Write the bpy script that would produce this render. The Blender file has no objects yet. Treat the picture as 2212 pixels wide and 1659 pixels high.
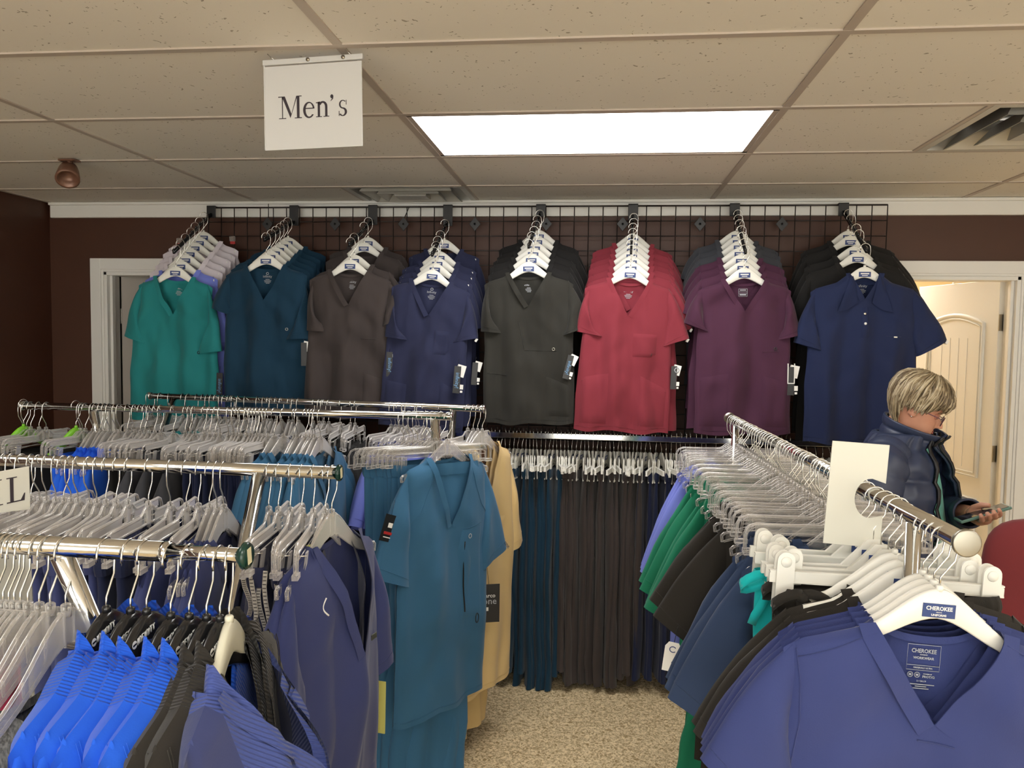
import bpy, bmesh, math, random
from mathutils import Vector, Matrix, noise
R = math.radians
SC = bpy.context.scene
COL = SC.collection
# ------------------------------------------------------------ camera
F, YAW, PITCH, ROLL = 1698.7, 0.110935, -0.0599287, 0.0140154
CAM = Vector((0, 0, 1.70))
_cy, _sy, _cp, _sp = math.cos(YAW), math.sin(YAW), math.cos(PITCH), math.sin(PITCH)
FW = Vector((-_sy*_cp, _cy*_cp, _sp)); _r = Vector((_cy, _sy, 0)); _u = _r.cross(FW)
RT = _r*math.cos(ROLL) + _u*math.sin(ROLL); UP = -_r*math.sin(ROLL) + _u*math.cos(ROLL)
cd = bpy.data.cameras.new('camera'); cam = bpy.data.objects.new('camera', cd); COL.objects.link(cam)
m = Matrix.Identity(4)
for i, a in enumerate((RT, UP, -FW)):
    for j in range(3): m[j][i] = a[j]
m.translation = CAM
cam.matrix_world = m
cd.sensor_fit = 'HORIZONTAL'; cd.sensor_width = 36; cd.lens = 36*F/2212; cd.clip_start = 0.05; cd.clip_end = 60
SC.camera = cam
def ray(px, py): return FW + RT*((px-1106)/F) - UP*((py-829.5)/F)
def atY(px, py, Y):
    v = ray(px, py); return CAM + v*(Y/v.y)
def atZ(px, py, Z):
    v = ray(px, py); return CAM + v*((Z-1.70)/v.z)
# ------------------------------------------------------------ world, exposure
w = bpy.data.worlds.new('world'); SC.world = w; w.use_nodes = True
w.node_tree.nodes['Background'].inputs[0].default_value = (1.0, 0.955, 0.88, 1)
w.node_tree.nodes['Background'].inputs[1].default_value = 5.0
vs = SC.view_settings
vs.view_transform = 'Standard'; vs.look = 'None'; vs.gamma = 1; vs.use_curve_mapping = False; vs.exposure = 0.24
cy = SC.cycles
cy.max_bounces = 10; cy.diffuse_bounces = 5; cy.glossy_bounces = 4; cy.transmission_bounces = 4
cy.transparent_max_bounces = 28; cy.caustics_reflective = False; cy.caustics_refractive = False
cy.sample_clamp_indirect = 3.0; cy.use_denoising = True
PANEL = 9.5          # strength of the fluorescent panels
# ------------------------------------------------------------ materials
def nmat(name):
    m = bpy.data.materials.new(name); m.use_nodes = True
    return m, m.node_tree, m.node_tree.nodes['Principled BSDF']
def srgb(r, g, b):
    f = lambda c: (c/255)/12.92 if c/255 <= 0.04045 else ((c/255+0.055)/1.055)**2.4
    return (f(r), f(g), f(b), 1)
def plain(name, col, rough=0.5, metal=0.0, bump=None, var=0.0, spec=None, emit=None):
    m, t, b = nmat(name)
    b.inputs['Base Color'].default_value = col; b.inputs['Roughness'].default_value = rough; b.inputs['Metallic'].default_value = metal
    if spec is not None: b.inputs['Specular IOR Level'].default_value = spec
    N = t.nodes; L = t.links
    tc = N.new('ShaderNodeTexCoord')
    if var:
        n = N.new('ShaderNodeTexNoise'); n.inputs['Scale'].default_value = 6; n.inputs['Detail'].default_value = 4
        L.new(tc.outputs['Object'], n.inputs['Vector'])
        mx = N.new('ShaderNodeMix'); mx.data_type = 'RGBA'
        mx.inputs[6].default_value = tuple(c*(1-var) for c in col[:3])+(1,); mx.inputs[7].default_value = tuple(min(1, c*(1+var)) for c in col[:3])+(1,)
        L.new(n.outputs['Fac'], mx.inputs[0]); L.new(mx.outputs[2], b.inputs['Base Color'])
    if bump:
        n2 = N.new('ShaderNodeTexNoise'); n2.inputs['Scale'].default_value = bump[0]; n2.inputs['Detail'].default_value = 3
        L.new(tc.outputs['Object'], n2.inputs['Vector'])
        bp = N.new('ShaderNodeBump'); bp.inputs['Strength'].default_value = bump[1]; bp.inputs['Distance'].default_value = 0.002
        L.new(n2.outputs['Fac'], bp.inputs['Height']); L.new(bp.outputs['Normal'], b.inputs['Normal'])
    if emit:
        b.inputs['Emission Color'].default_value = emit[0]; b.inputs['Emission Strength'].default_value = emit[1]
    return m
_fab = {}
def fabric(name, col, rib=0.0, ang=0.0, fleck=0.0):
    """woven cloth: small weave bump, slight unevenness; rib>0 gives knitted ribs"""
    key = (name, rib, ang, fleck)
    if key in _fab: return _fab[key]
    m, t, b = nmat(name); N = t.nodes; L = t.links
    b.inputs['Roughness'].default_value = 0.82; b.inputs['Specular IOR Level'].default_value = 0.25
    b.inputs['Sheen Weight'].default_value = 0.12; b.inputs['Sheen Roughness'].default_value = 0.5
    tc = N.new('ShaderNodeTexCoord')
    n = N.new('ShaderNodeTexNoise'); n.inputs['Scale'].default_value = 3.5; n.inputs['Detail'].default_value = 5
    L.new(tc.outputs['Object'], n.inputs['Vector'])
    mx = N.new('ShaderNodeMix'); mx.data_type = 'RGBA'
    mx.inputs[6].default_value = tuple(c*0.88 for c in col[:3])+(1,); mx.inputs[7].default_value = tuple(min(1, c*1.12) for c in col[:3])+(1,)
    L.new(n.outputs['Fac'], mx.inputs[0])
    out = mx.outputs[2]
    if fleck:
        n3 = N.new('ShaderNodeTexNoise'); n3.inputs['Scale'].default_value = 260; n3.inputs['Detail'].default_value = 2
        mp = N.new('ShaderNodeMapping'); mp.inputs['Scale'].default_value = (1, 1, 0.35); L.new(tc.outputs['Object'], mp.inputs['Vector']); L.new(mp.outputs[0], n3.inputs['Vector'])
        r = N.new('ShaderNodeMapRange'); r.inputs[1].default_value = 0.4; r.inputs[2].default_value = 0.62; L.new(n3.outputs['Fac'], r.inputs[0])
        m2 = N.new('ShaderNodeMix'); m2.data_type = 'RGBA'; L.new(r.outputs[0], m2.inputs[0]); L.new(out, m2.inputs[6])
        m2.inputs[7].default_value = tuple(min(1, c*(1+fleck)) for c in col[:3])+(1,); out = m2.outputs[2]
    L.new(out, b.inputs['Base Color'])
    bp = N.new('ShaderNodeBump')
    if rib:
        wv = N.new('ShaderNodeTexWave'); wv.wave_type = 'BANDS'; wv.bands_direction = 'X'; wv.inputs['Scale'].default_value = rib
        wv.inputs['Distortion'].default_value = 0.15
        mp = N.new('ShaderNodeMapping'); mp.inputs['Rotation'].default_value = (0, ang, 0)
        L.new(tc.outputs['Object'], mp.inputs['Vector']); L.new(mp.outputs[0], wv.inputs['Vector'])
        bp.inputs['Strength'].default_value = 0.9; bp.inputs['Distance'].default_value = 0.002; L.new(wv.outputs['Fac'], bp.inputs['Height'])
    else:
        n2 = N.new('ShaderNodeTexNoise'); n2.inputs['Scale'].default_value = 420; n2.inputs['Detail'].default_value = 1
        L.new(tc.outputs['Object'], n2.inputs['Vector'])
        bp.inputs['Strength'].default_value = 0.25; bp.inputs['Distance'].default_value = 0.0008; L.new(n2.outputs['Fac'], bp.inputs['Height'])
    L.new(bp.outputs['Normal'], b.inputs['Normal'])
    _fab[key] = m
    return m
def clearmat(name, tint=(0.95, 0.95, 0.96), lo=0.07, hi=0.95):
    m = bpy.data.materials.new(name); m.use_nodes = True; t = m.node_tree; N = t.nodes; L = t.links
    N.remove(N['Principled BSDF']); out = N['Material Output']
    tr = N.new('ShaderNodeBsdfTransparent'); tr.inputs[0].default_value = tint+(1,)
    gl = N.new('ShaderNodeBsdfGlossy'); gl.inputs['Roughness'].default_value = 0.12; gl.inputs[0].default_value = (1, 1, 1, 1)
    df = N.new('ShaderNodeBsdfDiffuse'); df.inputs[0].default_value = (0.95, 0.93, 0.92, 1)
    a = N.new('ShaderNodeMixShader'); a.inputs[0].default_value = 0.6; L.new(gl.outputs[0], a.inputs[1]); L.new(df.outputs[0], a.inputs[2])
    lw = N.new('ShaderNodeLayerWeight'); lw.inputs[0].default_value = 0.42
    mr = N.new('ShaderNodeMapRange'); mr.inputs[3].default_value = lo; mr.inputs[4].default_value = hi; L.new(lw.outputs['Facing'], mr.inputs[0])
    b = N.new('ShaderNodeMixShader'); L.new(mr.outputs[0], b.inputs[0]); L.new(tr.outputs[0], b.inputs[1]); L.new(a.outputs[0], b.inputs[2])
    L.new(b.outputs[0], out.inputs[0])
    return m
M_CHROME = plain('chrome', (0.62, 0.62, 0.61, 1), 0.10, 1.0)
M_HOOK = plain('hook_wire', (0.75, 0.74, 0.70, 1), 0.22, 1.0)
M_WHITE = plain('white_plastic', (0.82, 0.81, 0.75, 1), 0.35)
M_SIGN = plain('white_sign_plastic', (0.68, 0.67, 0.59, 1), 0.45)
M_BLACKPL = plain('black_plastic', (0.012, 0.012, 0.013, 1), 0.18)
M_BLACKMET = plain('black_metal', (0.02, 0.02, 0.022, 1), 0.45, bump=(80, .2))
M_GRID = plain('dark_wire', (0.03, 0.022, 0.02, 1), 0.35, 0.3)
M_CLEAR = clearmat('clear_plastic', tint=(.96, .95, .93))
M_LABELBLUE = plain('label_blue', srgb(40, 62, 118), 0.5)
M_TXTWHITE = plain('text_white', (0.8, 0.8, 0.78, 1), 0.6)
M_TXTGREY = plain('text_grey', (0.42, 0.44, 0.48, 1), 0.7)
M_TXTBLUE = plain('text_blue', srgb(110, 160, 205), 0.6)
M_TXTDARK = plain('text_dark', srgb(52, 44, 52), 0.7)
M_TAGBLACK = plain('tag_black', (0.012, 0.012, 0.014, 1), 0.4)
M_TAGWHITE = plain('tag_white', (0.85, 0.84, 0.80, 1), 0.55)
M_TAGRED = plain('tag_red', srgb(170, 40, 40), 0.5)
M_GREENPL = plain('green_plastic', srgb(130, 205, 50), 0.4)
M_DOORW = plain('white_paint', (0.80, 0.79, 0.75, 1), 0.45, bump=(30, .08))
M_TRIM = plain('trim_paint', (0.78, 0.77, 0.74, 1), 0.4)
M_STEEL = plain('hinge_steel', (0.45, 0.42, 0.36, 1), 0.35, 1.0)
# ------------------------------------------------------------ mesh helpers
class MB:
    def __init__(s): s.v = []; s.f = []; s.m = []; s.sm = []
    def add(s, vs, fs, mi=0, smooth=True):
        o = len(s.v); s.v += [tuple(p) for p in vs]
        for f in fs: s.f.append(tuple(i+o for i in f)); s.m.append(mi); s.sm.append(smooth)
        return s
    def box(s, c, d, mi=0, rot=None, bev=0):
        x, y, z = d[0]/2, d[1]/2, d[2]/2
        P = [Vector((a*x, b*y, c_*z)) for a in (-1, 1) for b in (-1, 1) for c_ in (-1, 1)]
        if rot is not None: P = [rot @ p for p in P]
        P = [p+Vector(c) for p in P]
        return s.add(P, [(0, 1, 3, 2), (4, 6, 7, 5), (0, 4, 5, 1), (2, 3, 7, 6), (0, 2, 6, 4), (1, 5, 7, 3)], mi, False)
    def tube(s, pts, r, n=8, mi=0, cap=True, closed=False):
        P = [Vector(p) for p in pts]; K = len(P); rs = r if isinstance(r, (list, tuple)) else [r]*K
        V = []; prev = None
        for k in range(K):
            if closed: d = P[(k+1) % K]-P[k-1]
            else: d = P[min(k+1, K-1)]-P[max(k-1, 0)]
            d = d.normalized() if d.length > 1e-9 else Vector((0, 0, 1))
            if prev is None:
                a = Vector((0, 0, 1)) if abs(d.z) < 0.9 else Vector((1, 0, 0))
                u = d.cross(a).normalized()
            else:
                u = prev-d*prev.dot(d); u = u.normalized() if u.length > 1e-6 else d.orthogonal().normalized()
            prev = u; w_ = d.cross(u)
            for i in range(n):
                t = 2*math.pi*i/n; V.append(P[k]+(u*math.cos(t)+w_*math.sin(t))*rs[k])
        Fc = []
        for k in range(K if closed else K-1):
            k2 = (k+1) % K
            for i in range(n):
                j = (i+1) % n; Fc.append((k*n+i, k*n+j, k2*n+j, k2*n+i))
        if cap and not closed:
            Fc.append(tuple(reversed(range(n)))); Fc.append(tuple((K-1)*n+i for i in range(n)))
        return s.add(V, Fc, mi, True)
    def ribbon(s, pts, wdir, w, th, mi=0):
        """flat strap along pts, width w along wdir, thickness th"""
        K = len(pts); P = [Vector(p) for p in pts]; V = []
        for k in range(K):
            d = (P[min(k+1, K-1)]-P[max(k-1, 0)]).normalized(); wd = Vector(wdir[k] if isinstance(wdir, list) else wdir)
            wd = (wd-d*wd.dot(d)).normalized(); nn = d.cross(wd)
            for a, b in ((-1, -1), (1, -1), (1, 1), (-1, 1)): V.append(P[k]+wd*a*w/2+nn*b*th/2)
        Fc = []
        for k in range(K-1):
            for i in range(4):
                j = (i+1) % 4; Fc.append((k*4+i, k*4+j, (k+1)*4+j, (k+1)*4+i))
        Fc += [(3, 2, 1, 0), tuple((K-1)*4+i for i in range(4))]
        return s.add(V, Fc, mi, True)
    def grid(s, fn, nu, nv, cu=False, cv=False, mi=0, smooth=True, mfn=None):
        V = []; U = nu if cu else nu+1; W = nv if cv else nv+1
        for j in range(W):
            for i in range(U): V.append(fn(i/nu, j/nv))
        o = len(s.v); s.v += [tuple(p) for p in V]
        for j in range(nv):
            for i in range(nu):
                a = j*U+i; b = j*U+(i+1) % U; c = ((j+1) % W)*U+(i+1) % U; d = ((j+1) % W)*U+i
                s.f.append((a+o, b+o, c+o, d+o)); s.m.append(mfn(i/nu, j/nv) if mfn else mi); s.sm.append(smooth)
        return s
    def prism(s, poly, y0, y1, mi=0, smooth=False, M=None):
        """polygon in local XZ extruded from y0 to y1"""
        n = len(poly); V = [Vector((x, y0, z)) for x, z in poly]+[Vector((x, y1, z)) for x, z in poly]
        if M is not None: V = [M @ p for p in V]
        Fc = [tuple(range(n)), tuple(reversed(range(n, 2*n)))]+[((i+1) % n, i, i+n, (i+1) % n+n) for i in range(n)]
        return s.add(V, Fc, mi, smooth)
    def lathe(s, prof, n=24, mi=0, M=None):
        K = len(prof); V = []
        for r_, z in prof:
            for i in range(n):
                t = 2*math.pi*i/n; p = Vector((r_*math.cos(t), r_*math.sin(t), z)); V.append(M @ p if M is not None else p)
        Fc = [(k*n+i, k*n+(i+1) % n, (k+1)*n+(i+1) % n, (k+1)*n+i) for k in range(K-1) for i in range(n)]
        Fc += [tuple(reversed(range(n))), tuple((K-1)*n+i for i in range(n))]
        return s.add(V, Fc, mi, True)
    def mesh(s, name, mats, recalc=True):
        me = bpy.data.meshes.new(name); me.from_pydata(s.v, [], s.f)
        for mt in (mats if isinstance(mats, (list, tuple)) else [mats]): me.materials.append(mt)
        me.polygons.foreach_set('material_index', s.m); me.polygons.foreach_set('use_smooth', s.sm)
        if recalc:
            bm = bmesh.new(); bm.from_mesh(me); bmesh.ops.recalc_face_normals(bm, faces=bm.faces); bm.to_mesh(me); bm.free()
        me.update(); return me
    def build(s, name, mats, parent=None, bevel=0, recalc=True):
        o = bpy.data.objects.new(name, s.mesh(name, mats, recalc)); COL.objects.link(o)
        if parent: o.parent = parent
        if bevel:
            b = o.modifiers.new('b', 'BEVEL'); b.width = bevel; b.segments = 2; b.limit_method = 'ANGLE'; b.angle_limit = R(40)
        return o
def obj(name, me, parent=None):
    o = bpy.data.objects.new(name, me); COL.objects.link(o)
    if parent: o.parent = parent
    return o
def tag(o, label=None, cat=None, group=None, kind=None):
    if label: o['label'] = label
    if cat: o['category'] = cat
    if group: o['group'] = group
    if kind: o['kind'] = kind
    return o
def thing(name, label, cat, loc=(0, 0, 0), rot=(0, 0, 0), group=None):
    o = bpy.data.objects.new(name, None); COL.objects.link(o); o.location = loc; o.rotation_euler = rot
    o.empty_display_size = 0.05
    return tag(o, label, cat, group)
KIDS = {}
def kids(o): return [c for c in bpy.data.objects if c.parent == o]
def copy_tree(o, label, group=None, loc=None, rot=None):
    """a copy of a thing with copies of its parts and sub-parts (mesh data shared)"""
    if o.name not in KIDS: KIDS[o.name] = [(c, kids(c)) for c in kids(o)]
    r_ = o.copy(); COL.objects.link(r_); r_['label'] = label
    if group: r_['group'] = group
    elif 'group' in r_: del r_['group']
    for c, gs in KIDS[o.name]:
        d = c.copy(); COL.objects.link(d); d.parent = r_
        for g in gs:
            e = g.copy(); COL.objects.link(e); e.parent = d
    if loc is not None: r_.location = loc
    if rot is not None: r_.rotation_euler = rot
    return r_
def text(body, size, mat, parent, loc, rot=(R(90), 0, 0), align='CENTER', name='lettering', sx=1.0, off=0.0):
    c = bpy.data.curves.new(name, 'FONT'); c.body = body; c.size = size; c.align_x = align; c.align_y = 'CENTER'
    c.extrude = 0.0003; c.offset = off; c.resolution_u = 2
    q = bpy.data.objects.new(name, c); COL.objects.link(q); me = bpy.data.meshes.new_from_object(q); me.materials.clear(); me.materials.append(mat)
    bpy.data.objects.remove(q); bpy.data.curves.remove(c)
    o = bpy.data.objects.new(name, me); COL.objects.link(o); o.parent = parent; o.location = loc; o.rotation_euler = rot; o.scale = (sx, 1, 1)
    return o
def sstep(a, b, x):
    t = min(1, max(0, (x-a)/(b-a))); return t*t*(3-2*t)
def nz(x, y, z=0): return noise.noise(Vector((x, y, z)))
M_FWALL = plain('pale_wall_paint', srgb(225, 220, 208), 0.6)
# ============================================================ ROOM
H = 2.42
XL, XR, YB, YF = -3.128, 3.6, 4.20, -3.2
M_WALL = plain('brown_wall_paint', (0.062, 0.021, 0.010, 1), 0.55, bump=(60, .15), var=.12)
M_CREAM = plain('cream_wall_paint', srgb(226, 205, 160), 0.6)
def wallbits(name, boxes, mat):
    b = MB()
    for x0, x1, y0, y1, z0, z1 in boxes: b.box(((x0+x1)/2, (y0+y1)/2, (z0+z1)/2), (x1-x0, y1-y0, z1-z0))
    return tag(b.build(name, mat), kind='structure')
D1 = (-2.80, -2.14, 2.035); D2 = (1.36, 2.075, 2.035)
wallbits('wall_back', [(XL, D1[0], YB, YB+.1, 0, H+.1), (D1[0], D1[1], YB, YB+.1, D1[2], H+.1), (D1[1], D2[0], YB, YB+.1, 0, H+.1),
                       (D2[0], D2[1], YB, YB+.1, D2[2], H+.1), (D2[1], XR, YB, YB+.1, 0, H+.1)], M_WALL)
wallbits('wall_left', [(XL-.1, XL, YF, YB+.1, 0, H+.1)], M_WALL)
wallbits('wall_right', [(XR, XR+.1, YF, YB+.1, 0, H+.1)], M_FWALL)
wallbits('wall_front', [(XL-.1, XR+.1, YF-.1, YF, 0, .25), (XL-.1, XR+.1, YF-.1, YF, 2.36, H+.1), (XL-.1, XL+.15, YF-.1, YF, .25, 2.36), (XR-.15, XR+.1, YF-.1, YF, .25, 2.36)], M_FWALL)
wb = MB(); XA, XE = XL+.15, XR-.15
for k in range(6): wb.box((XA+(XE-XA)*k/5, YF-.05, 1.305), (.06, .08, 2.11))
wb.box(((XA+XE)/2, YF-.05, .27), (XE-XA, .08, .05)); wb.box(((XA+XE)/2, YF-.05, 2.34), (XE-XA, .08, .05))
tag(wb.build('added_window_1', plain('added_window_frame', (.35, .35, .34, 1), .4, .6)), kind='structure')  # added glazing out of view, lets in daylight to brighten the ceiling
wb = MB(); wb.box(((XA+XE)/2, YF-.05, 1.305), (XE-XA, .006, 2.05)); tag(wb.build('added_window_2', clearmat('added_window_glass', tint=(.98, .99, .98), lo=.02, hi=.3)), kind='structure')  # pane of the same added glazing
# floor: flecked beige carpet
m, t, b = nmat('beige_carpet'); N = t.nodes; L = t.links
tc = N.new('ShaderNodeTexCoord'); b.inputs['Roughness'].default_value = 0.95; b.inputs['Specular IOR Level'].default_value = 0.1
vo = N.new('ShaderNodeTexNoise'); vo.inputs['Scale'].default_value = 75; vo.inputs['Detail'].default_value = 3; vo.inputs['Distortion'].default_value = 1.2
L.new(tc.outputs['Object'], vo.inputs['Vector'])
cr = N.new('ShaderNodeValToRGB'); cr.color_ramp.elements[0].position = 0.36; cr.color_ramp.elements[0].color = srgb(166, 142, 102)
cr.color_ramp.elements[1].position = 0.60; cr.color_ramp.elements[1].color = srgb(244, 224, 184)
L.new(vo.outputs['Fac'], cr.inputs[0]); L.new(cr.outputs[0], b.inputs['Base Color'])
bp = N.new('ShaderNodeBump'); bp.inputs['Strength'].default_value = 0.8; bp.inputs['Distance'].default_value = 0.006
L.new(vo.outputs['Fac'], bp.inputs['Height']); L.new(bp.outputs['Normal'], b.inputs['Normal'])
M_CARPET = m
wallbits('floor', [(XL-.1, XR+.1, YF-.1, 7.0, -.05, 0)], M_CARPET)
# ceiling tiles: pinholed mineral fibre
m, t, b = nmat('ceiling_tile'); N = t.nodes; L = t.links
tc = N.new('ShaderNodeTexCoord'); b.inputs['Roughness'].default_value = 0.9; b.inputs['Specular IOR Level'].default_value = 0.15
n1 = N.new('ShaderNodeTexVoronoi'); n1.inputs['Scale'].default_value = 62
mp = N.new('ShaderNodeMapping'); mp.inputs['Scale'].default_value = (1, 0.6, 1)
n0 = N.new('ShaderNodeTexNoise'); n0.inputs['Scale'].default_value = 30; L.new(tc.outputs['Object'], n0.inputs['Vector'])
mv = N.new('ShaderNodeMix'); mv.data_type = 'RGBA'; mv.inputs[0].default_value = 0.05; L.new(tc.outputs['Object'], mv.inputs[6]); L.new(n0.outputs['Color'], mv.inputs[7])
L.new(mv.outputs[2], mp.inputs['Vector']); L.new(mp.outputs[0], n1.inputs['Vector'])
n2 = N.new('ShaderNodeTexNoise'); n2.inputs['Scale'].default_value = 14; n2.inputs['Detail'].default_value = 3; L.new(tc.outputs['Object'], n2.inputs['Vector'])
mr = N.new('ShaderNodeMapRange'); mr.inputs[1].default_value = 0.35; mr.inputs[2].default_value = 0.75; mr.inputs[3].default_value = 0.02; mr.inputs[4].default_value = 0.26
L.new(n2.outputs['Fac'], mr.inputs[0])
lt = N.new('ShaderNodeMath'); lt.operation = 'LESS_THAN'; L.new(n1.outputs['Distance'], lt.inputs[0]); L.new(mr.outputs[0], lt.inputs[1])
mx = N.new('ShaderNodeMix'); mx.data_type = 'RGBA'; mx.inputs[6].default_value = (0.84, 0.80, 0.73, 1); mx.inputs[7].default_value = (0.42, 0.38, 0.32, 1)
L.new(lt.outputs[0], mx.inputs[0]); L.new(mx.outputs[2], b.inputs['Base Color'])
M_TILE = m
GX0, GY0, TW, TD = -0.664, 1.950, 1.2192, 0.6096
holes = []   # (x0,x1,y0,y1)
def cell(i, j, half=0):
    x0 = GX0+TW*i; x1 = x0+TW; y0 = GY0+TD*j
    if half == 1: x1 = x0+TW/2
    if half == 2: x0 = x1-TW/2
    return (x0, x1, y0, min(y0+TD, YB))
LIGHTS = [cell(0, 1), cell(0, -4), cell(-2, -2), cell(2, -2)]
VENTS = [cell(-1, 3, 2), cell(1, 1, 2)]
holes = LIGHTS+VENTS
cb = MB()
xs = sorted({XL-.1, XR+.1} | {GX0+TW*i/2 for i in range(-5, 8) if XL < GX0+TW*i/2 < XR})
ys = sorted({YF-.1, YB} | {GY0+TD*j for j in range(-12, 4) if YF < GY0+TD*j < YB})
for i in range(len(xs)-1):
    for j in range(len(ys)-1):
        cx, cy_ = (xs[i]+xs[i+1])/2, (ys[j]+ys[j+1])/2
        if any(h[0] < cx < h[1] and h[2] < cy_ < h[3] for h in holes): continue
        cb.box((cx, cy_, H+.012), (xs[i+1]-xs[i], ys[j+1]-ys[j], .02))
tag(cb.build('ceiling', M_TILE), kind='structure')
tb = MB(); M_TBAR = plain('ceiling_bar_paint', (0.52, 0.45, 0.39, 1), 0.5)
for i in range(-2, 4): tb.box((GX0+TW*i, (YF+YB)/2, H+.001), (.024, YB-YF, .006))
for j in range(-11, 4): tb.box(((XL+XR)/2, GY0+TD*j, H+.0005), (XR-XL, .024, .006))
for v in VENTS:
    x = v[0] if v is VENTS[0] else v[0]
    tb.box((x, (v[2]+v[3])/2, H+.001), (.024, v[3]-v[2], .0062))
tag(tb.build('trim_1', M_TBAR), kind='structure')
# crown strip
ct = MB()
def crown(x0, x1): ct.box(((x0+x1)/2, YB-.012, H-.042), (x1-x0, .024, .084)); ct.box(((x0+x1)/2, YB-.02, H-.008), (x1-x0, .04, .016))
crown(XL+.02, XR)
tag(ct.build('trim_2', M_TRIM, bevel=.004), kind='structure')
def casing(name, x0, x1, zt):
    c = MB(); W = .075
    for k, (dw, dy) in enumerate(((0, .012), (.012, .020), (.05, .016))):
        a, e = dw, W-dw*0.3
        c.box((x0-(a+W)/2+0.0, YB-dy/2-.0005, (zt+W)/2), (W-a, dy+.001, zt+W)); c.box((x1+(a+W)/2, YB-dy/2-.0005, (zt+W)/2), (W-a, dy+.001, zt+W))
        c.box(((x0+x1)/2, YB-dy/2, zt+(a+W)/2), (x1-x0+2*W, dy, W-a))
    c.box((x0+.010, YB+.05, zt/2), (.02, .12, zt)); c.box((x1-.010, YB+.05, zt/2), (.02, .12, zt)); c.box(((x0+x1)/2, YB+.05, zt-.01), (x1-x0, .12, .02))
    c.box((x0+.028, YB+.03, zt/2), (.016, .03, zt)); c.box((x1-.028, YB+.03, zt/2), (.016, .03, zt))
    return tag(c.build(name, M_TRIM, bevel=.003), kind='structure')
casing('trim_3', D1[0], D1[1], D1[2]); casing('trim_4', D2[0], D2[1], D2[2])
# door leaves
def arch_leaf(name, loc, rotz, w, h, mat, hinge_z, hinge_side):
    """two-panel moulded door, hinge edge at local x=0, leaf towards +x"""
    r_ = bpy.data.objects.new(name, None); COL.objects.link(r_); r_.location = loc; r_.rotation_euler = (0, 0, rotz); r_['kind'] = 'structure'
    b = MB(); b.box((w/2, 0, h/2), (w, .036, h)); b.build('door_panel', mat, r_, bevel=.002)
    m_ = MB()
    for s_ in (-1, 1):
        y = s_*.018
        # raised border mouldings: upper panel with an arched head, lower plain panel
        def loop(z0, z1, arch):
            x0, x1 = .10, w-.10; P = [(x0, z0), (x1, z0), (x1, z1)]
            if arch:
                for k in range(1, 10):
                    t_ = k/10; P.append((x1+(x0-x1)*t_, z1+arch*math.sin(math.pi*t_)))
            P.append((x0, z1)); return P
        for z0, z1, ar in ((.98, h-.22, .045), (.16, .86, 0)):
            P = loop(z0, z1, ar)
            m_.tube([(x, y, z) for x, z in P], .012, 6, closed=True)
            P2 = [(w/2+(x-w/2)*.90, (z0+z1)/2+(z-(z0+z1)/2)*.955) for x, z in P]
            m_.tube([(x, y, z) for x, z in P2], .007, 6, closed=True)
        for k in range(1, 5): x = .15+(w-.30)*k/5; m_.box((x, y, (1.02+h-.30)/2), (.004, .004, h-.30-1.02))
    m_.build('panel_moulding', mat, r_)
    for z in hinge_z:
        hb = MB(); hb.tube([(0-.006, hinge_side*.022, z-.045), (-.006, hinge_side*.022, z+.045)], .007, 8)
        hb.box((-.003, 0, z), (.003, .036, .085)); hb.box((.02, hinge_side*.0195, z), (.045, .003, .085))
        hb.build('hinge', M_STEEL, r_)
    kb = MB(); Mk = Matrix.Translation((w-.065, 0, .95)) @ Matrix.Rotation(R(90), 4, 'X')
    kb.lathe([(.026, -.022), (.026, -.026), (.01, -.03), (.01, -.045), (.026, -.055), (.024, -.07), (.008, -.075)], 16, M=Mk)
    kb.lathe([(.008, .075), (.024, .07), (.026, .055), (.01, .045), (.01, .03), (.026, .026), (.026, .022)], 16, M=Mk)
    kb.build('door_knob', M_STEEL, r_)
    return r_
d2 = arch_leaf('door_2', (2.05, 4.315, .008), math.atan2(4.93-4.315, 1.89-2.05), .635, 2.02, M_DOORW, (.25, 1.12, 1.80), -1)
d1 = arch_leaf('door_1', (-2.775, 4.315, .008), R(38), .65, 2.02, plain('grey_door_paint', (0.42, 0.38, 0.34, 1), .5), (.25, 1.78), 1)
# over-door hook on the white leaf
hk = MB(); hk.ribbon([(0, .022, .0), (0, .022, .004), (0, -.022, .004), (0, -.022, -.035)], (1, 0, 0), .022, .002)
hk.prism([(-.011, -.035), (.011, -.035), (0, -.055)], -.023, -.021)
o = hk.build('over_door_hook', M_DOORW); o.matrix_world = d2.matrix_basis @ Matrix.Translation((.34, 0, 2.022))
tag(o, 'small white pointed hook clipped over the top of the white door', 'hook')
# rooms beyond the doors
wallbits('wall_beyond', [(.6, 3.0, 6.4, 6.5, 0, H), (.5, .6, YB+.1, 6.5, 0, H), (3.0, 3.1, YB+.1, 6.5, 0, H)], M_CREAM)
wallbits('ceiling_beyond', [(.5, 3.1, YB+.1, 6.5, H, H+.1)], M_FWALL)
wallbits('wall_closet', [(-3.2, -1.5, 5.3, 5.4, 0, H), (-3.3, -3.2, YB+.1, 5.4, 0, H), (-1.5, -1.4, YB+.1, 5.4, 0, H), (-3.3, -1.4, YB+.1, 5.4, H, H+.1)], plain('closet_paint', (.05, .03, .025, 1), .7))
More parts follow.
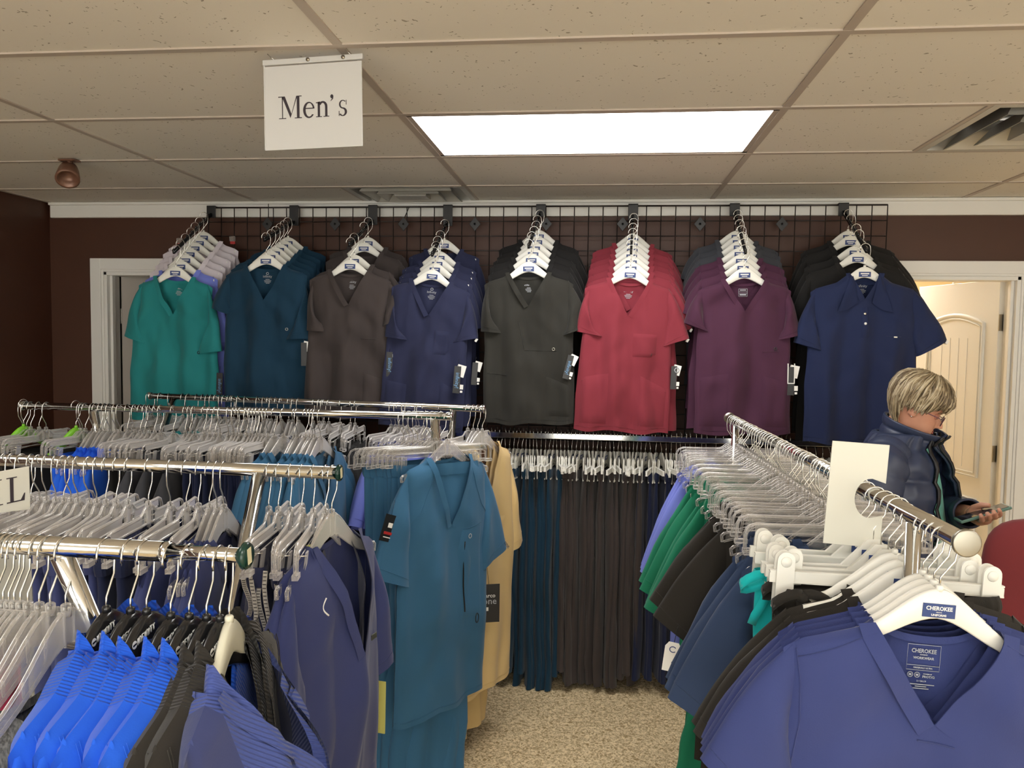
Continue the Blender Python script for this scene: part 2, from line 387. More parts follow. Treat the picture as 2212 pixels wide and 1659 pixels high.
# ---- fluorescent panels
M_PANEL = plain('light_diffuser', (.9, .9, .9, 1), .4, emit=((1.0, 0.98, 0.955, 1), PANEL))
def panel(c, label, grp=None, mat=M_PANEL, z=H):
    x0, x1, y0, y1 = c; th = thing('ceiling_light', label, 'ceiling light', ((x0+x1)/2, (y0+y1)/2, z), group=grp)
    w_, d_ = x1-x0, y1-y0; f = MB()
    for sx in (-1, 1): f.box((sx*(w_/2-.02), 0, .006), (.02, d_-.02, .012)); f.box((0, sx*(d_/2-.02), .006), (w_-.02, .02, .012))
    f.box((0, 0, .06), (w_-.02, d_-.02, .01)); f.build('frame', M_TBAR, th)
    d = MB(); d.box((0, 0, .004), (w_-.06, d_-.06, .006)); d.build('diffuser', mat, th)
panel(LIGHTS[0], 'lit rectangular white panel set in the tiles above the shirts')
for l in LIGHTS[1:]: panel(l, 'unseen ceiling panel added behind the camera for fill light', 'added rear fill panels')  # added out of view as extra fill light
panel((1.25, 2.45, 5.0, 5.6), 'lit panel in the room beyond the white door', mat=plain('warm_diffuser', (.9, .9, .9, 1), .4, emit=((1.0, 0.91, 0.76, 1), 25)), z=H-.012)
# ---- square stepped air vents
def vent(c, label):
    x0, x1, y0, y1 = c; th = thing('ceiling_vent', label, 'air vent', ((x0+x1)/2, (y0+y1)/2, H)); w_, d_ = x1-x0, y1-y0
    def ring(b, s0, z0, s1, z1):
        def P(s, z): return [(-w_/2*s, -d_/2*s, z), (w_/2*s, -d_/2*s, z), (w_/2*s, d_/2*s, z), (-w_/2*s, d_/2*s, z)]
        b.add(P(s0, z0)+P(s1, z1), [(i, (i+1) % 4, (i+1) % 4+4, i+4) for i in range(4)], 0, False)
    mt = plain('vent_metal', (0.52, 0.50, 0.45, 1), .3, .25)
    f = MB(); ring(f, .99, -.003, .90, -.003); ring(f, .99, -.003, .99, .02); ring(f, .90, -.003, .86, .10); f.build('frame', mt, th)
    k = MB(); k.box((0, 0, .11), (w_*.95, d_*.95, .01)); k.build('duct_throat', plain('duct_dark', (.03, .03, .03, 1), .5), th)
    for s0, s1, z0 in ((.74, .60, -.012), (.50, .34, -.016)):
        l = MB(); ring(l, s0+.02, z0, s0, z0+.001); ring(l, s0+.02, z0, s0+.01, z0+.004); ring(l, s0, z0, s1, z0+.055); ring(l, s0+.02, z0+.002, s1+.02, z0+.06); l.build('louvre', mt, th)
    p = MB(); p.box((0, 0, -.016), (w_*.26, d_*.26, .004)); ring(p, .27, -.016, .24, .03); p.build('centre_plate', mt, th)
vent(VENTS[0], 'stepped square air vent in the ceiling above the wire grid')
vent(VENTS[1], 'stepped square air vent at the ceiling edge beside the big light panel')
# ---- small copper spot head on the ceiling
p0 = atZ(150, 345, H)
th = thing('spotlight', 'small copper coloured spot head on a round base under the ceiling', 'spotlight', p0)
b = MB(); b.box((0, 0, -.004), (.075, .045, .008)); b.tube([(0, 0, -.004), (0.0, -.004, -.03)], .012, 10)
M_COP = plain('copper_paint', (0.20, 0.10, 0.065, 1), .35, .3)
b.build('base', M_COP, th, bevel=.002)
Mk = Matrix.Translation((0, -.01, -.062)) @ Matrix.Rotation(R(140), 4, 'X') @ Matrix.Rotation(R(20), 4, 'Y')
b = MB(); b.lathe([(.018, -.05), (.034, -.042), (.040, -.02), (.046, .02), (.047, .036), (.038, .036), (.032, .01), (.01, 0)], 20, M=Mk); b.build('lamp_head', M_COP, th)
# ---- hanging Men's sign
def glyph(b, polys, M, y=0, th=.0006):
    for P in polys: b.prism(P, -th, 0, M=M @ Matrix.Translation((0, y, 0)))
def arcpts(cx, cz, rx, rz, a0, a1, n=14): return [(cx+rx*math.cos(R(a0+(a1-a0)*i/n)), cz+rz*math.sin(R(a0+(a1-a0)*i/n))) for i in range(n+1)]
def quadstrip(o, i): return [[o[k], o[k+1], i[k+1], i[k]] for k in range(len(o)-1)]
def rect(x0, x1, z0, z1): return [(x0, z0), (x1, z0), (x1, z1), (x0, z1)]
def g_M():
    return [rect(.02, .28, 0, .025), rect(.135, .165, .02, .68), rect(.0, .20, .655, .68), [(.13, .68), (.24, .68), (.485, .13), (.44, .02)],
            [(.44, .02), (.49, .14), (.70, .68), (.665, .68)], rect(.68, .775, .02, .68), rect(.60, .86, 0, .025), rect(.68, .86, .655, .68), [(.13, .68), (.20, .68), (.20, .655), (.13, .60)]]
def g_e():
    o = arcpts(.22, .23, .21, .245, 10, 325, 26); i = arcpts(.235, .235, .135, .205, 10, 318, 26)
    return quadstrip(o, i)+[rect(.03, .41, .265, .295)]
def g_n():
    o = arcpts(.27, .31, .165, .165, 150, 0, 12); i = arcpts(.265, .29, .085, .13, 150, 0, 12)
    return quadstrip(o, i)+[rect(.085, .165, .02, .46), rect(.02, .10, .42, .445), rect(.02, .235, 0, .022), rect(.35, .435, .02, .31), rect(.29, .50, 0, .022), [(.09, .44), (.165, .47), (.165, .36), (.09, .36)]]
def g_q(): return [arcpts(.08, .60, .055, .06, 0, 360, 16), [(.08, .54), (.135, .60), (.125, .53), (.04, .46), (.035, .475), (.09, .54)]]
def g_s():
    o = arcpts(.17, .345, .135, .13, 40, 250, 14)+arcpts(.17, .12, .15, .13, 80, -150, 14)
    i = arcpts(.175, .35, .085, .10, 40, 250, 14)+arcpts(.165, .115, .075, .095, 80, -150, 14)
    return quadstrip(o, i)+[rect(.285, .305, .33, .47), rect(.025, .045, 0, .15)]
def g_X(): return [rect(-.02, .28, .655, .68), rect(.42, .70, .655, .68), rect(-.03, .24, 0, .025), rect(.38, .72, 0, .025), [(.08, .66), (.20, .66), (.62, .02), (.49, .02)], [(.53, .66), (.575, .66), (.14, .02), (.085, .02)]]
def g_L(): return [rect(.02, .33, .655, .68), rect(.12, .22, .02, .66), rect(.02, .55, 0, .03), [(.44, .03), (.55, .03), (.57, .20), (.55, .20)]]
pTL, pTR, pBL, pBR = atY(570, 132, 1.99), atY(783, 117, 1.97), atY(577, 325, 1.99), atY(790, 316, 1.97)
M_PAPER = plain('sign_paper', (0.62, 0.62, 0.62, 1), .5)
th = thing('hanging_sign', "white hanging paper sign reading Men's in serif letters", 'sign', (pTL+pTR)/2)
ax = (pTR-pTL); wS = ax.length; hS = ((pTL-pBL).length+(pTR-pBR).length)/2; rz_ = math.atan2(ax.y, ax.x); ry_ = -math.atan2(ax.z, Vector((ax.x, ax.y)).length)
th.rotation_euler = (R(0), ry_, rz_)
b = MB(); b.box((0, 0, -hS/2-.008), (wS-.004, .003, hS-.016)); b.build('paper_sheet', M_PAPER, th)
b = MB(); b.box((0, 0, -.006), (wS+.004, .010, .014)); b.box((-wS/2+.001, 0, -hS/2), (.004, .006, hS)); b.build('holder_strip', M_PAPER, th, bevel=.002)
b = MB()
for x in (-wS/2+.03, wS/2-.03): b.tube([(x, 0, 0), (x-.02, .0, H-th.location.z)], .0012, 6)
b.build('hanging_wire', M_HOOK, th)
for x in (-.01, .085):
    b = MB(); b.lathe([(.005, -.001), (.005, .001)], 12, M=Matrix.Translation((x, -.007, -.006)) @ Matrix.Rotation(R(90), 4, 'X')); b.build('rivet', M_STEEL, th)
b = MB(); sc_ = .085; x = -.095
for g, adv in ((g_M, .90), (g_e, .46), (g_n, .52), (g_q, .30), (g_s, .4)):
    glyph(b, g(), Matrix.Translation((x, -.0016, -.150)) @ Matrix.Diagonal((sc_*.88, 1, sc_*.98, 1))); x += adv*sc_*.88
b.build('lettering', M_TXTDARK, th, recalc=False)
# ============================================================ HANGERS
# local frame of every hanger and garment: origin = apex where the hook enters, rail centre at z=+HK, faces -y
HK = 0.080
def hook_pts(h=HK, r=.021, side=1, kink=.022):
    P = [(0, 0, -.004), (0, 0, .018), (side*kink*.9, 0, .046), (side*(r+.001), 0, h-.012)]
    P += [(side*r*math.cos(R(a)), 0, h+r*math.sin(R(a))) for a in range(0, 201, 20)]
    return P
def hook_mesh(name, h=HK, r=.021, side=1, rad=.0016): return MB().tube(hook_pts(h, r, side), rad, 7).mesh(name, M_HOOK)
ME_HOOK = hook_mesh('hook'); ME_HOOK2 = hook_mesh('hook', side=-1); ME_HOOKS = [ME_HOOK, ME_HOOK2]
def h_top(x):      # top edge of a moulded hanger
    a = abs(x); return -.070*sstep(0, .125, a)*1.0-.022*min(1, a/.125)*0.2-.30*max(0, a-.095)
def h_thick(x):
    a = abs(x); return .048-.026*sstep(.0, .13, a)
def moulded(name, mat, w=.168, th=.011, bev=.003, tk=1.0):
    n = 28; up = [(-w+2*w*i/n, h_top(-w+2*w*i/n)) for i in range(n+1)]; dn = [(x, z-h_thick(x)) for x, z in reversed(up)]
    b = MB(); K = len(up); V = []; Fc = []
    # rounded section: 6 points around for each station
    for i in range(K):
        x, zt = up[i]; zb = zt-h_thick(x)*tk
        for y, z in ((-th/2, zt-bev), (-th/2+bev, zt), (th/2-bev, zt), (th/2, zt-bev), (th/2, zb+bev), (th/2-bev, zb), (-th/2+bev, zb), (-th/2, zb+bev)): V.append((x, y, z))
    for i in range(K-1):
        for j in range(8): Fc.append((i*8+j, i*8+(j+1) % 8, (i+1)*8+(j+1) % 8, (i+1)*8+j))
    Fc.append(tuple(range(8))); Fc.append(tuple((K-1)*8+i for i in reversed(range(8))))
    b.add(V, Fc, 0, True); b.lathe([(.006, -.004), (.006, .004), (.0045, .006)], 10)
    return b.mesh(name, mat)
ME_WH = moulded('hanger_body', M_WHITE); ME_BH = moulded('hanger_body', M_BLACKPL, th=.016, bev=.005, tk=1.5)
M_CREAMPL = plain('cream_plastic', (.62, .60, .48, 1), .3)
b = MB(); b.box((0, 0, 0), (.050, .0015, .022)); ME_LBL = b.mesh('label', M_LABELBLUE)
b = MB()
b.box((0, 0, 0), (.044, .0012, .0014)); b.box((0, 0, 0), (.044, .0012, .0014)); ME_TMP = None
def label_text_mesh(kind):
    """small printed lines used on the distant labels"""
    b = MB()
    if kind == 'hanger': b.box((0, 0, .003), (.036, .0006, .005)); b.box((0, 0, -.005), (.024, .0006, .003))
    return b.mesh('lettering', M_TXTWHITE)
ME_LT = label_text_mesh('hanger')
def white_hanger(label, group, detail=False):
    t_ = thing('white_hanger', label, 'hanger', group=group); obj('hanger_body', ME_WH, t_); obj('hook', ME_HOOK, t_)
    l = obj('label', ME_LBL, t_); l.location = (0, -.0062, -.034)
    if detail:
        text('CHEROKEE', .0088, M_TXTWHITE, t_, (0, -.0072, -.0305), sx=.92, off=.0002); text('MEDICAL', .0022, M_TXTWHITE, t_, (0, -.0072, -.0365)); text('UNIFORMS', .0048, M_TXTWHITE, t_, (0, -.0072, -.0412), off=.0001)
    else:
        q = obj('lettering', ME_LT, l); q.location = (0, -.0009, 0)
    return t_
# infinity rounded capitals drawn as strokes
STROKES = {'I': [[(0, 0), (0, 1)]], 'N': [[(0, 0), (0, 1), (.35, 1), (.5, .85), (.5, 0)]], 'F': [[(0, 0), (0, 1), (.5, 1)], [(0, .5), (.4, .5)]], 'T': [[(0, 1), (.6, 1)], [(.3, 1), (.3, 0)]], 'Y': [[(0, 1), (.25, .5), (.5, 1)], [(.25, .5), (.25, 0)]]}
def infinity_mesh(h=.0088, mat=M_TXTWHITE):
    b = MB(); x = 0
    for ch in 'INFINITY':
        for s_ in STROKES[ch]: b.ribbon([(x+p[0]*h*.95+p[1]*h*.12, 0, p[1]*h) for p in s_], (0, 0, 1) if False else (.7, 0, .7), h*.26, .0005)
        x += (0.30 if ch == 'I' else .82)*h
    ring = arcpts(-h*.9, h*.5, h*.62, h*.62, 0, 360, 18)
    b.prism(ring[:-1], -.0004, 0); return b.mesh('lettering', mat)
ME_INF = infinity_mesh()
b = MB(); b.prism(rect(-.004, .004, -.0012, .0012), -.0008, -.0002); ME_INFD = b.mesh('emblem_bar', M_BLACKPL)
def black_hanger(label, group, side=1):
    t_ = thing('black_hanger', label, 'hanger', group=group); obj('hanger_body', ME_BH, t_); obj('hook', ME_HOOKS[side < 0], t_)
    q = obj('lettering', ME_INF, t_); q.location = (-.036, -.0086, -.0310); q.rotation_euler = (0, -.16, 0); e = obj('emblem_bar', ME_INFD, q); e.location = (-.0079, 0, .0044)
    return t_
# clear top hanger: open tubular shoulders with a centre boss
def clear_top():
    b = MB()
    for s_ in (-1, 1):
        X = (.012, .03, .05, .075, .10, .13, .17, .205)
        b.tube([(s_*x, 0, h_top(x)-.004) for x in X], .0032, 6); b.tube([(s_*x, 0, h_top(x)-h_thick(x)*.95-.004) for x in X], .0030, 6)
        for x in (.045, .09, .14): b.tube([(s_*x, 0, h_top(x)-.006), (s_*x, 0, h_top(x)-h_thick(x)*.95)], .0022, 5)
        b.tube([(s_*.203, 0, h_top(.205)-.003), (s_*.211, 0, h_top(.205)-.010), (s_*.209, 0, h_top(.205)-.026)], .0042, 7)
    b.box((-.0105, 0, -.028), (.003, .010, .050)); b.box((.0105, 0, -.028), (.003, .010, .050)); b.box((0, 0, -.028), (.020, .0015, .05)); b.lathe([(.007, -.012), (.007, .004), (.005, .006)], 10)
    for y in (-.0028, .0028):
        V = []; K = 18
        for i in range(K+1): x = -.2+.4*i/K; V += [(x, y, h_top(x)-.006), (x, y, h_top(x)-h_thick(x)*.95-.003)]
        b.add(V, [(2*i, 2*i+1, 2*i+3, 2*i+2) for i in range(K)], 0, False)
    return b.mesh('hanger_body', M_CLEAR)
def clear_pants():
    b = MB()
    for s_ in (-1, 1):
        P = [(0, 0, -.006), (s_*.020, 0, -.008), (s_*.036, 0, -.020), (s_*.045, 0, -.024), (s_*.10, 0, -.025), (s_*.185, 0, -.025), (s_*.200, 0, -.031), (s_*.208, 0, -.046), (s_*.208, 0, -.082)]
        b.tube(P, .0034, 6)
        b.tube([(0, 0, -.044), (s_*.04, 0, -.045), (s_*.172, 0, -.045), (s_*.184, 0, -.053), (s_*.187, 0, -.082)], .0030, 6)
        b.box((s_*.198, 0, -.085), (.028, .012, .010)); b.box((s_*.11, 0, -.035), (.15, .0012, .018)); b.tube([(s_*.01, .0, -.058), (s_*.185, 0, -.060)], .0012, 5)
    b.box((-.013, 0, -.028), (.003, .008, .034)); b.box((.013, 0, -.028), (.003, .008, .034)); b.box((0, 0, -.026), (.026, .0015, .034)); b.lathe([(.007, -.014), (.007, .004), (.005, .006)], 10)
    return b.mesh('hanger_body', M_CLEAR)
def clip_mesh(mat, w=.026, h=.05):
    b = MB()
    for y in (-.009, .009): b.box((0, y, -.014), (w*.8, .0035, h), rot=Matrix.Rotation(-.12 if y > 0 else .12, 3, 'X'))
    b.tube([(-.008, -.012, .004), (-.008, .012, .004)], .0014, 5, 1); b.tube([(.008, -.012, .0), (.008, .012, .0)], .0014, 5, 1)
    return b.mesh('clip', [mat, M_HOOK])
ME_CT, ME_CP, ME_CC = clear_top(), clear_pants(), clip_mesh(M_CLEAR)
def clear_top_hanger(label, group, side=1, hk=None):
    t_ = thing('clear_top_hanger', label, 'hanger', group=group); obj('hanger_body', ME_CT, t_); obj('hook', ME_HOOKS[side < 0], t_); return t_
def clear_pants_hanger(label, group, side=1):
    t_ = thing('clear_trouser_hanger', label, 'hanger', group=group); obj('hanger_body', ME_CP, t_); obj('hook', ME_HOOKS[side < 0], t_)
    for s_ in (-1, 1): c = obj('clip', ME_CC, t_); c.location = (s_*.145, 0, -.062)
    return t_
# white clip hanger with straight bar and big rounded clips
def white_clip_body():
    b = MB(); up = [(-.215, -.062), (-.210, -.058), (-.06, -.056), (-.035, -.030), (-.012, -.003), (.012, -.003), (.035, -.030), (.06, -.056), (.210, -.058), (.215, -.062), (.215, -.078), (.05, -.078), (.025, -.066), (0, -.060), (-.025, -.066), (-.05, -.078), (-.215, -.078)]
    b.prism(up, -.004, .004); b.box((0, 0, -.0585-.0), (.43, .010, .003)); b.box((0, 0, -.078), (.43, .010, .003)); return b.mesh('hanger_body', M_WHITE)
def white_clip():
    b = MB(); K_ = 1.22
    for y in (-.0095, .0095):
        P = [(x_*K_, z_*K_) for x_, z_ in [(-.0135, -.060), (.0135, -.060), (.0135, .016)]+[(.0135*math.cos(R(a)), .018+.0135*math.sin(R(a))) for a in range(15, 180, 15)]+[(-.0135, .016)]]
        b.prism(P, y-.0022, y+.0022, smooth=False)
    b.lathe([(.0105, -.001), (.0095, .001)], 14, M=Matrix.Translation((0, -.0125, .020)) @ Matrix.Rotation(R(90), 4, 'X'))
    return b.mesh('clip', M_WHITE)
ME_WCB, ME_WC = white_clip_body(), white_clip()
def white_clip_hanger(label, group, cx=.125):
    t_ = thing('white_clip_hanger', label, 'hanger', group=group); obj('hanger_body', ME_WCB, t_); obj('hook', ME_HOOK, t_)
    for s_ in (-1, 1): c = obj('clip', ME_WC, t_); c.location = (s_*cx, 0, -.058)
    l = obj('label', ME_LBL, t_); l.location = (0, -.0052, -.034); l.scale = (.9, 1, .9); q = obj('lettering', ME_LT, l); q.location = (0, -.0009, 0)
    return t_
# ============================================================ GARMENTS
class Top:
    """scrub top: geometry as functions, local frame of its hanger"""
    def __init__(s, seed=0, sw=.21, bw=.225, L=.72, nw=.088, vd=.17, t=.030, sr=(.37, -.30), sl=None, cw=.17, fold=1.0, lean=0.0, polo=False, bneck=.022, lift=0.0, sth=.0072, wedge=0, nbw=.022):
        s.lift = lift; s.sth = sth; s.nbw = nbw; s.wedge = wedge
        s.sd = seed; s.sw = sw; s.bw = bw; s.L = L; s.nw = nw; s.vd = vd; s.t = t; s.sr = sr; s.sl = sl or sr; s.cw = cw; s.fold = fold; s.lean = lean; s.polo = polo; s.bneck = bneck
        s.rnd = random.Random(seed); s.ph = [s.rnd.uniform(0, 6.28) for _ in range(8)]
    def zs(s, x):   # shoulder line just above the hanger arm
        a = abs(x); return h_top(min(a, .12))+.0068+s.lift-max(0, a-.12)*.30-.9*max(0, a-s.sw*.86)**1.3
    def ztop(s, x, front=True):
        a = abs(x)
        if a >= s.nw: return s.zs(x)
        zn = s.zs(s.nw)
        if front: return zn-s.vd*(1-a/s.nw)**(.92)
        return zn-s.bneck*(1-(a/s.nw)**2.2)
    def hw(s, z):
        d = s.zs(0.12)-z; k = sstep(0.10, .30, d)
        base = (s.sw-.012)*(1-k)+s.bw*k*(1-.035*math.sin(min(1, max(0, (d-.15)/.3))*math.pi))
        return base+.006*nz(z*7, s.sd*3.1, 2)
    def T(s, x, z, sgn):
        h_ = s.hw(z); u = min(1, abs(x)/max(h_, 1e-4)); zt = s.zs(max(abs(x), .075)) if abs(x) > s.nw*.6 else s.zs(s.nw)
        q = min(1, max(0, (zt-z)/.07)); rise = math.sqrt(max(0, 1-(1-q)**2))
        edge = (1-u**4)**.5 if u < 1 else 0
        base = (s.sth+(s.t-s.sth)*rise)*edge if q > 0 else .002
        if s.wedge and sgn < 0 and q > 0: base += s.wedge*sstep(0, .15, zt-z)*(1-u)**1.1*(1-.5*sstep(.3, .6, zt-z))
        d = sstep(0.02, .5, zt-z)
        w1 = math.sin(x*46+s.ph[0]+1.6*math.sin(z*4+s.ph[1])+ (0.9 if sgn > 0 else 0))
        w2 = math.sin(x*27+s.ph[2]+z*3.0+sgn)
        w3 = nz(x*9+s.sd, z*3.2+s.sd*1.7, sgn*2.0)
        w4 = nz(x*22, z*9+s.sd, 5+sgn)
        dg = nz((abs(x)*.8+z*.9)*13+s.sd, (abs(x)-z)*3, 7)
        fo = (w1*.0042+w2*.0050)*d+w3*.016*sstep(0, .12, zt-z)+w4*.0032*q+dg*.006*q*(1-d*.6)
        v = max(0.0012, base+fo*s.fold*edge)
        return v
    def y(s, x, z, sgn=-1): return sgn*s.T(x, z, sgn)
    def zh(s, x): return s.zs(.12)-s.L+.006*math.sin(x*30+s.ph[3])+s.lean*x
    def body(s, nu=36, nv=34, rib_to=None):
        b = MB()
        for sgn in (-1, 1):
            def fn(u, v, sgn=sgn):
                uu = (u*2-1); uu = math.copysign(abs(uu)**.92, uu)
                x0 = uu*(s.sw); zt = s.ztop(x0, sgn < 0); zb = s.zh(x0)
                z = zt+(zb-zt)*v; x = uu*s.hw(z) if v > 0 else x0
                if v <= .25: k = v/.25; x = x0*(1-k)+uu*s.hw(z)*k
                return (x, 0 if v == 0 and abs(x0) > s.nw+.001 else s.y(x, z, sgn), z)
            b.grid(fn, nu, nv, mfn=(lambda u, v: 1 if v < rib_to and abs(u*2-1)*s.sw < .112 else 0) if rib_to else None)
        # turned hem
        def hem(u, v):
            x0 = (u*2-1)*s.sw; z = s.zh(x0)+.001; x = (u*2-1)*s.hw(z)
            return (x, s.y(x, z, -1)-(.0006 if v < .5 else 0), z+(.016 if v > .5 else 0))
        return b
    def sleeve(s, side, nr=9, nc=20):
        cx, cz = (s.sr if side > 0 else s.sl); x1 = s.sw-.024
        A = Vector((x1, 0, s.zs(x1)+.004)); B = Vector((s.hw(s.zs(.12)-.21)-.022, 0, s.zs(.12)-.215)); C = Vector((cx, 0, cz))
        d = (C-A); dn = Vector((d.z, 0, -d.x)).normalized()
        if dn.z > 0: dn = -dn
        D = C+dn*s.cw+(-d.normalized())*.012
        b = MB(); ph = s.ph[4]+side
        def fn(u, v):
            a = A.lerp(C, v); e = B.lerp(D, v)
            bow = .014*math.sin(v*math.pi)
            a = a+Vector((.8, 0, .6))*bow
            c = (a+e)/2; h_ = (a-e)/2; th_ = 2*math.pi*u
            thk = (.012+.022*math.sin(min(1, v*1.3+.25)*math.pi*.62))*(1+.25*math.sin(3*th_+ph))*(.40+.60*sstep(0, .35, v))
            co = math.cos(th_); si = math.sin(th_)
            p = c+h_*co; y = thk*si*(1+.0*co)
            f_ = nz(p.x*14+s.sd, p.z*7, side*3)*.012*min(1, v*2+.2)*s.fold
            return (side*p.x, y+f_, p.z)
        b.grid(fn, nc, nr, cu=True)
        # narrow turned cuff inside
        def fi(u, v):
            p = Vector(fn(u, 1)); q = Vector(fn(u, .80)); c = (C+D)/2; c.x *= side
            r_ = p.lerp(q, v); r_ = r_.lerp(Vector((c.x, 0, c.z)) + (q-p)*v, .035)
            return r_
        b.grid(fi, nc, 1, cu=True)
        # stitched hem line
        b.tube([Vector(fn(i/nc, .90))*1.0 + Vector((0, .0006*math.copysign(1, math.sin(2*math.pi*i/nc)), 0)) for i in range(nc)], .0007, 4, closed=True)
        return b
    def neckband(s, w=None):
        w = w or s.nbw; b = MB(); n = 16; zn = s.zs(s.nw)
        for side in (-1, 1):
            def fn(u, v, side=side):
                x = s.nw*(1-u)*(1.0); z = s.ztop(x, True)
                # offset outward/down along the normal of the V edge
                nx, nz_ = s.vd, -s.nw; l = math.hypot(nx, nz_); ox, oz = nx/l, nz_/l
                X = x+ox*w*v; Z = z+oz*w*v if u > 0.02 else z+oz*w*v*.3
                if side < 0 and u > .9: pass
                y_ = -s.T(X, min(Z, s.zs(X)-.001), -1)-.0022*(1-.5*v)
                return (side*X, y_, Z)
            b.grid(fn, n, 3)
        def bk(u, v):
            x = s.nw*(u*2-1); z = s.ztop(x, False); return (x, s.y(x, z-.004, 1)-.0025, z-.012*v)
        b.grid(bk, 12, 1)
        return b
    def hemline(s):
        b = MB()
        for sgn in (-1, 1):
            for dz in (.018, .021):
                P = []
                for i in range(33):
                    uu = -1+2*i/32; z = s.zh(uu*s.sw)+dz; x = uu*s.hw(z)*.995; P.append((x, s.y(x, z, sgn)+sgn*.0004, z))
                b.tube(P, .0006, 4)
        return b
    def patch(s, poly_edges, off=.0015, mi=0, n=8):
        """piece of cloth lying on the front between x0..x1 and z lines; poly_edges=(x0,x1,ztopfn,zbotfn)"""
        x0, x1, ft, fb = poly_edges; b = MB()
        def fn(u, v):
            x = x0+(x1-x0)*u; z = ft(u)+(fb(u)-ft(u))*v
            e = min(u, 1-u, v, 1-v)
            return (x, s.y(x, z, -1)-(off if e > .001 else 0.0002), z)
        b.grid(fn, n, n); return b
    def line(s, pts, r=.0008, sgn=-1):
        P = []
        for k in range(len(pts)-1):
            for i in range(6):
                t_ = i/6; x = pts[k][0]*(1-t_)+pts[k+1][0]*t_; z = pts[k][1]*(1-t_)+pts[k+1][1]*t_; P.append((x, s.y(x, z, sgn)+sgn*.0012, z))
        x, z = pts[-1]; P.append((x, s.y(x, z, sgn)+sgn*.0012, z)); return P
    def at(s, x, z, off=.002): return (x, s.y(x, z, -1)-off, z)
TOPS = {}
def top_meshes(key, T, nu=36, nv=34, band=True, rib=None):
    if key not in TOPS:
        TOPS[key] = (T, T.body(nu, nv, rib).mesh('garment_body', M_WHITE), T.sleeve(1).mesh('sleeve', M_WHITE), T.sleeve(-1).mesh('sleeve', M_WHITE), T.neckband().mesh('neckband', M_WHITE) if band else None)
    return TOPS[key]
def recolor(me, mat, mat2=None):
    c = me.copy(); c.materials[0] = mat
    if mat2: c.materials.append(mat2)
    return c
_RC = {}
def rc(me, mat, mat2=None):
    k = (me.name, mat.name, mat2.name if mat2 else '')
    if k not in _RC: _RC[k] = recolor(me, mat, mat2)
    return _RC[k]
def make_top(key, T, mat, label, group, cat='shirt', name='scrub_shirt', nu=36, nv=34, rib=None, ribmat=None, bandmat=None):
    _, bd, s1, s2, nb = top_meshes(key, T, nu, nv, rib=rib)
    t_ = thing(name, label, cat, group=group)
    obj('garment_body', rc(bd, mat, ribmat), t_); obj('sleeve', rc(s1, mat), t_); obj('sleeve', rc(s2, mat), t_); obj('neckband', rc(nb, bandmat or mat), t_)
    return t_
class Pants:
    def __init__(s, seed=0, L=1.02, wa=.14, wb=.115, t=.020, fold=1.0, ztop=-.085, flare=0):
        s.sd = seed; s.L = L; s.wa = wa; s.wb = wb; s.t = t; s.fold = fold; s.z0 = ztop; s.rn = random.Random(seed); s.ph = [s.rn.uniform(0, 6.28) for _ in range(6)]; s.fl = flare
    def pt(s, th, v):
        z = s.z0-s.L*v; w_ = s.wa+(s.wb-s.wa)*sstep(.1, .9, v)+s.fl*v; c, n_ = math.cos(th), math.sin(th)
        w_ *= 1+.08*nz(v*5, s.sd, 3)+.05*math.sin(s.ph[3]+v*9)*v
        pin = 1-.55*sstep(.28, .42, v)*math.exp(-(c*2.6)**2)
        tt = s.t*(.75+.9*sstep(0, .25, v))*pin*(1+.3*nz(c*2.5+s.sd, v*3, 1))
        x = w_*math.copysign(abs(c)**.75, c); y = tt*math.copysign(abs(n_)**.8, n_)
        y += s.fold*(.009*math.sin(x*60+s.ph[0]+2*math.sin(v*4+s.ph[1]))*sstep(.02, .3, v)+.02*nz(x*8+s.sd, v*2.6, 9)*sstep(0, .3, v)+.006*nz(x*30, v*14+s.sd, 4))
        x += .010*math.sin(v*6+s.ph[2])*v+.012*nz(v*7, s.sd+4, n_)*v
        return (x, y, z)
    def body(s, nu=32, nv=26):
        b = MB(); b.grid(lambda u, v: s.pt(2*math.pi*u, v), nu, nv, cu=True); return b
    def waist(s, mi=0):
        b = MB(); n = 64
        def fn(u, v):
            x, y, z = s.pt(2*math.pi*u, 0); r = 1.02+.03*math.sin(u*n*math.pi*.5*2)
            k = 1.0+.035*math.sin(v*math.pi); e = .0016*math.sin(u*2*math.pi*34)
            return (x*k*1.015, (y*1.15+math.copysign(.0025+abs(e), y if y else 1))*k, s.z0+.004-.042*v)
        b.grid(fn, 96, 4, cu=True); return b
PTS = {}
def make_pants(key, P, mat, label, group, cat='trousers', name='scrub_trousers', nu=32, nv=26):
    if key not in PTS: PTS[key] = (P.body(nu, nv).mesh('legs', M_WHITE), P.waist().mesh('waistband', M_WHITE))
    a, c = PTS[key]; t_ = thing(name, label, cat, group=group); obj('legs', rc(a, mat), t_); obj('waistband', rc(c, mat), t_); return t_
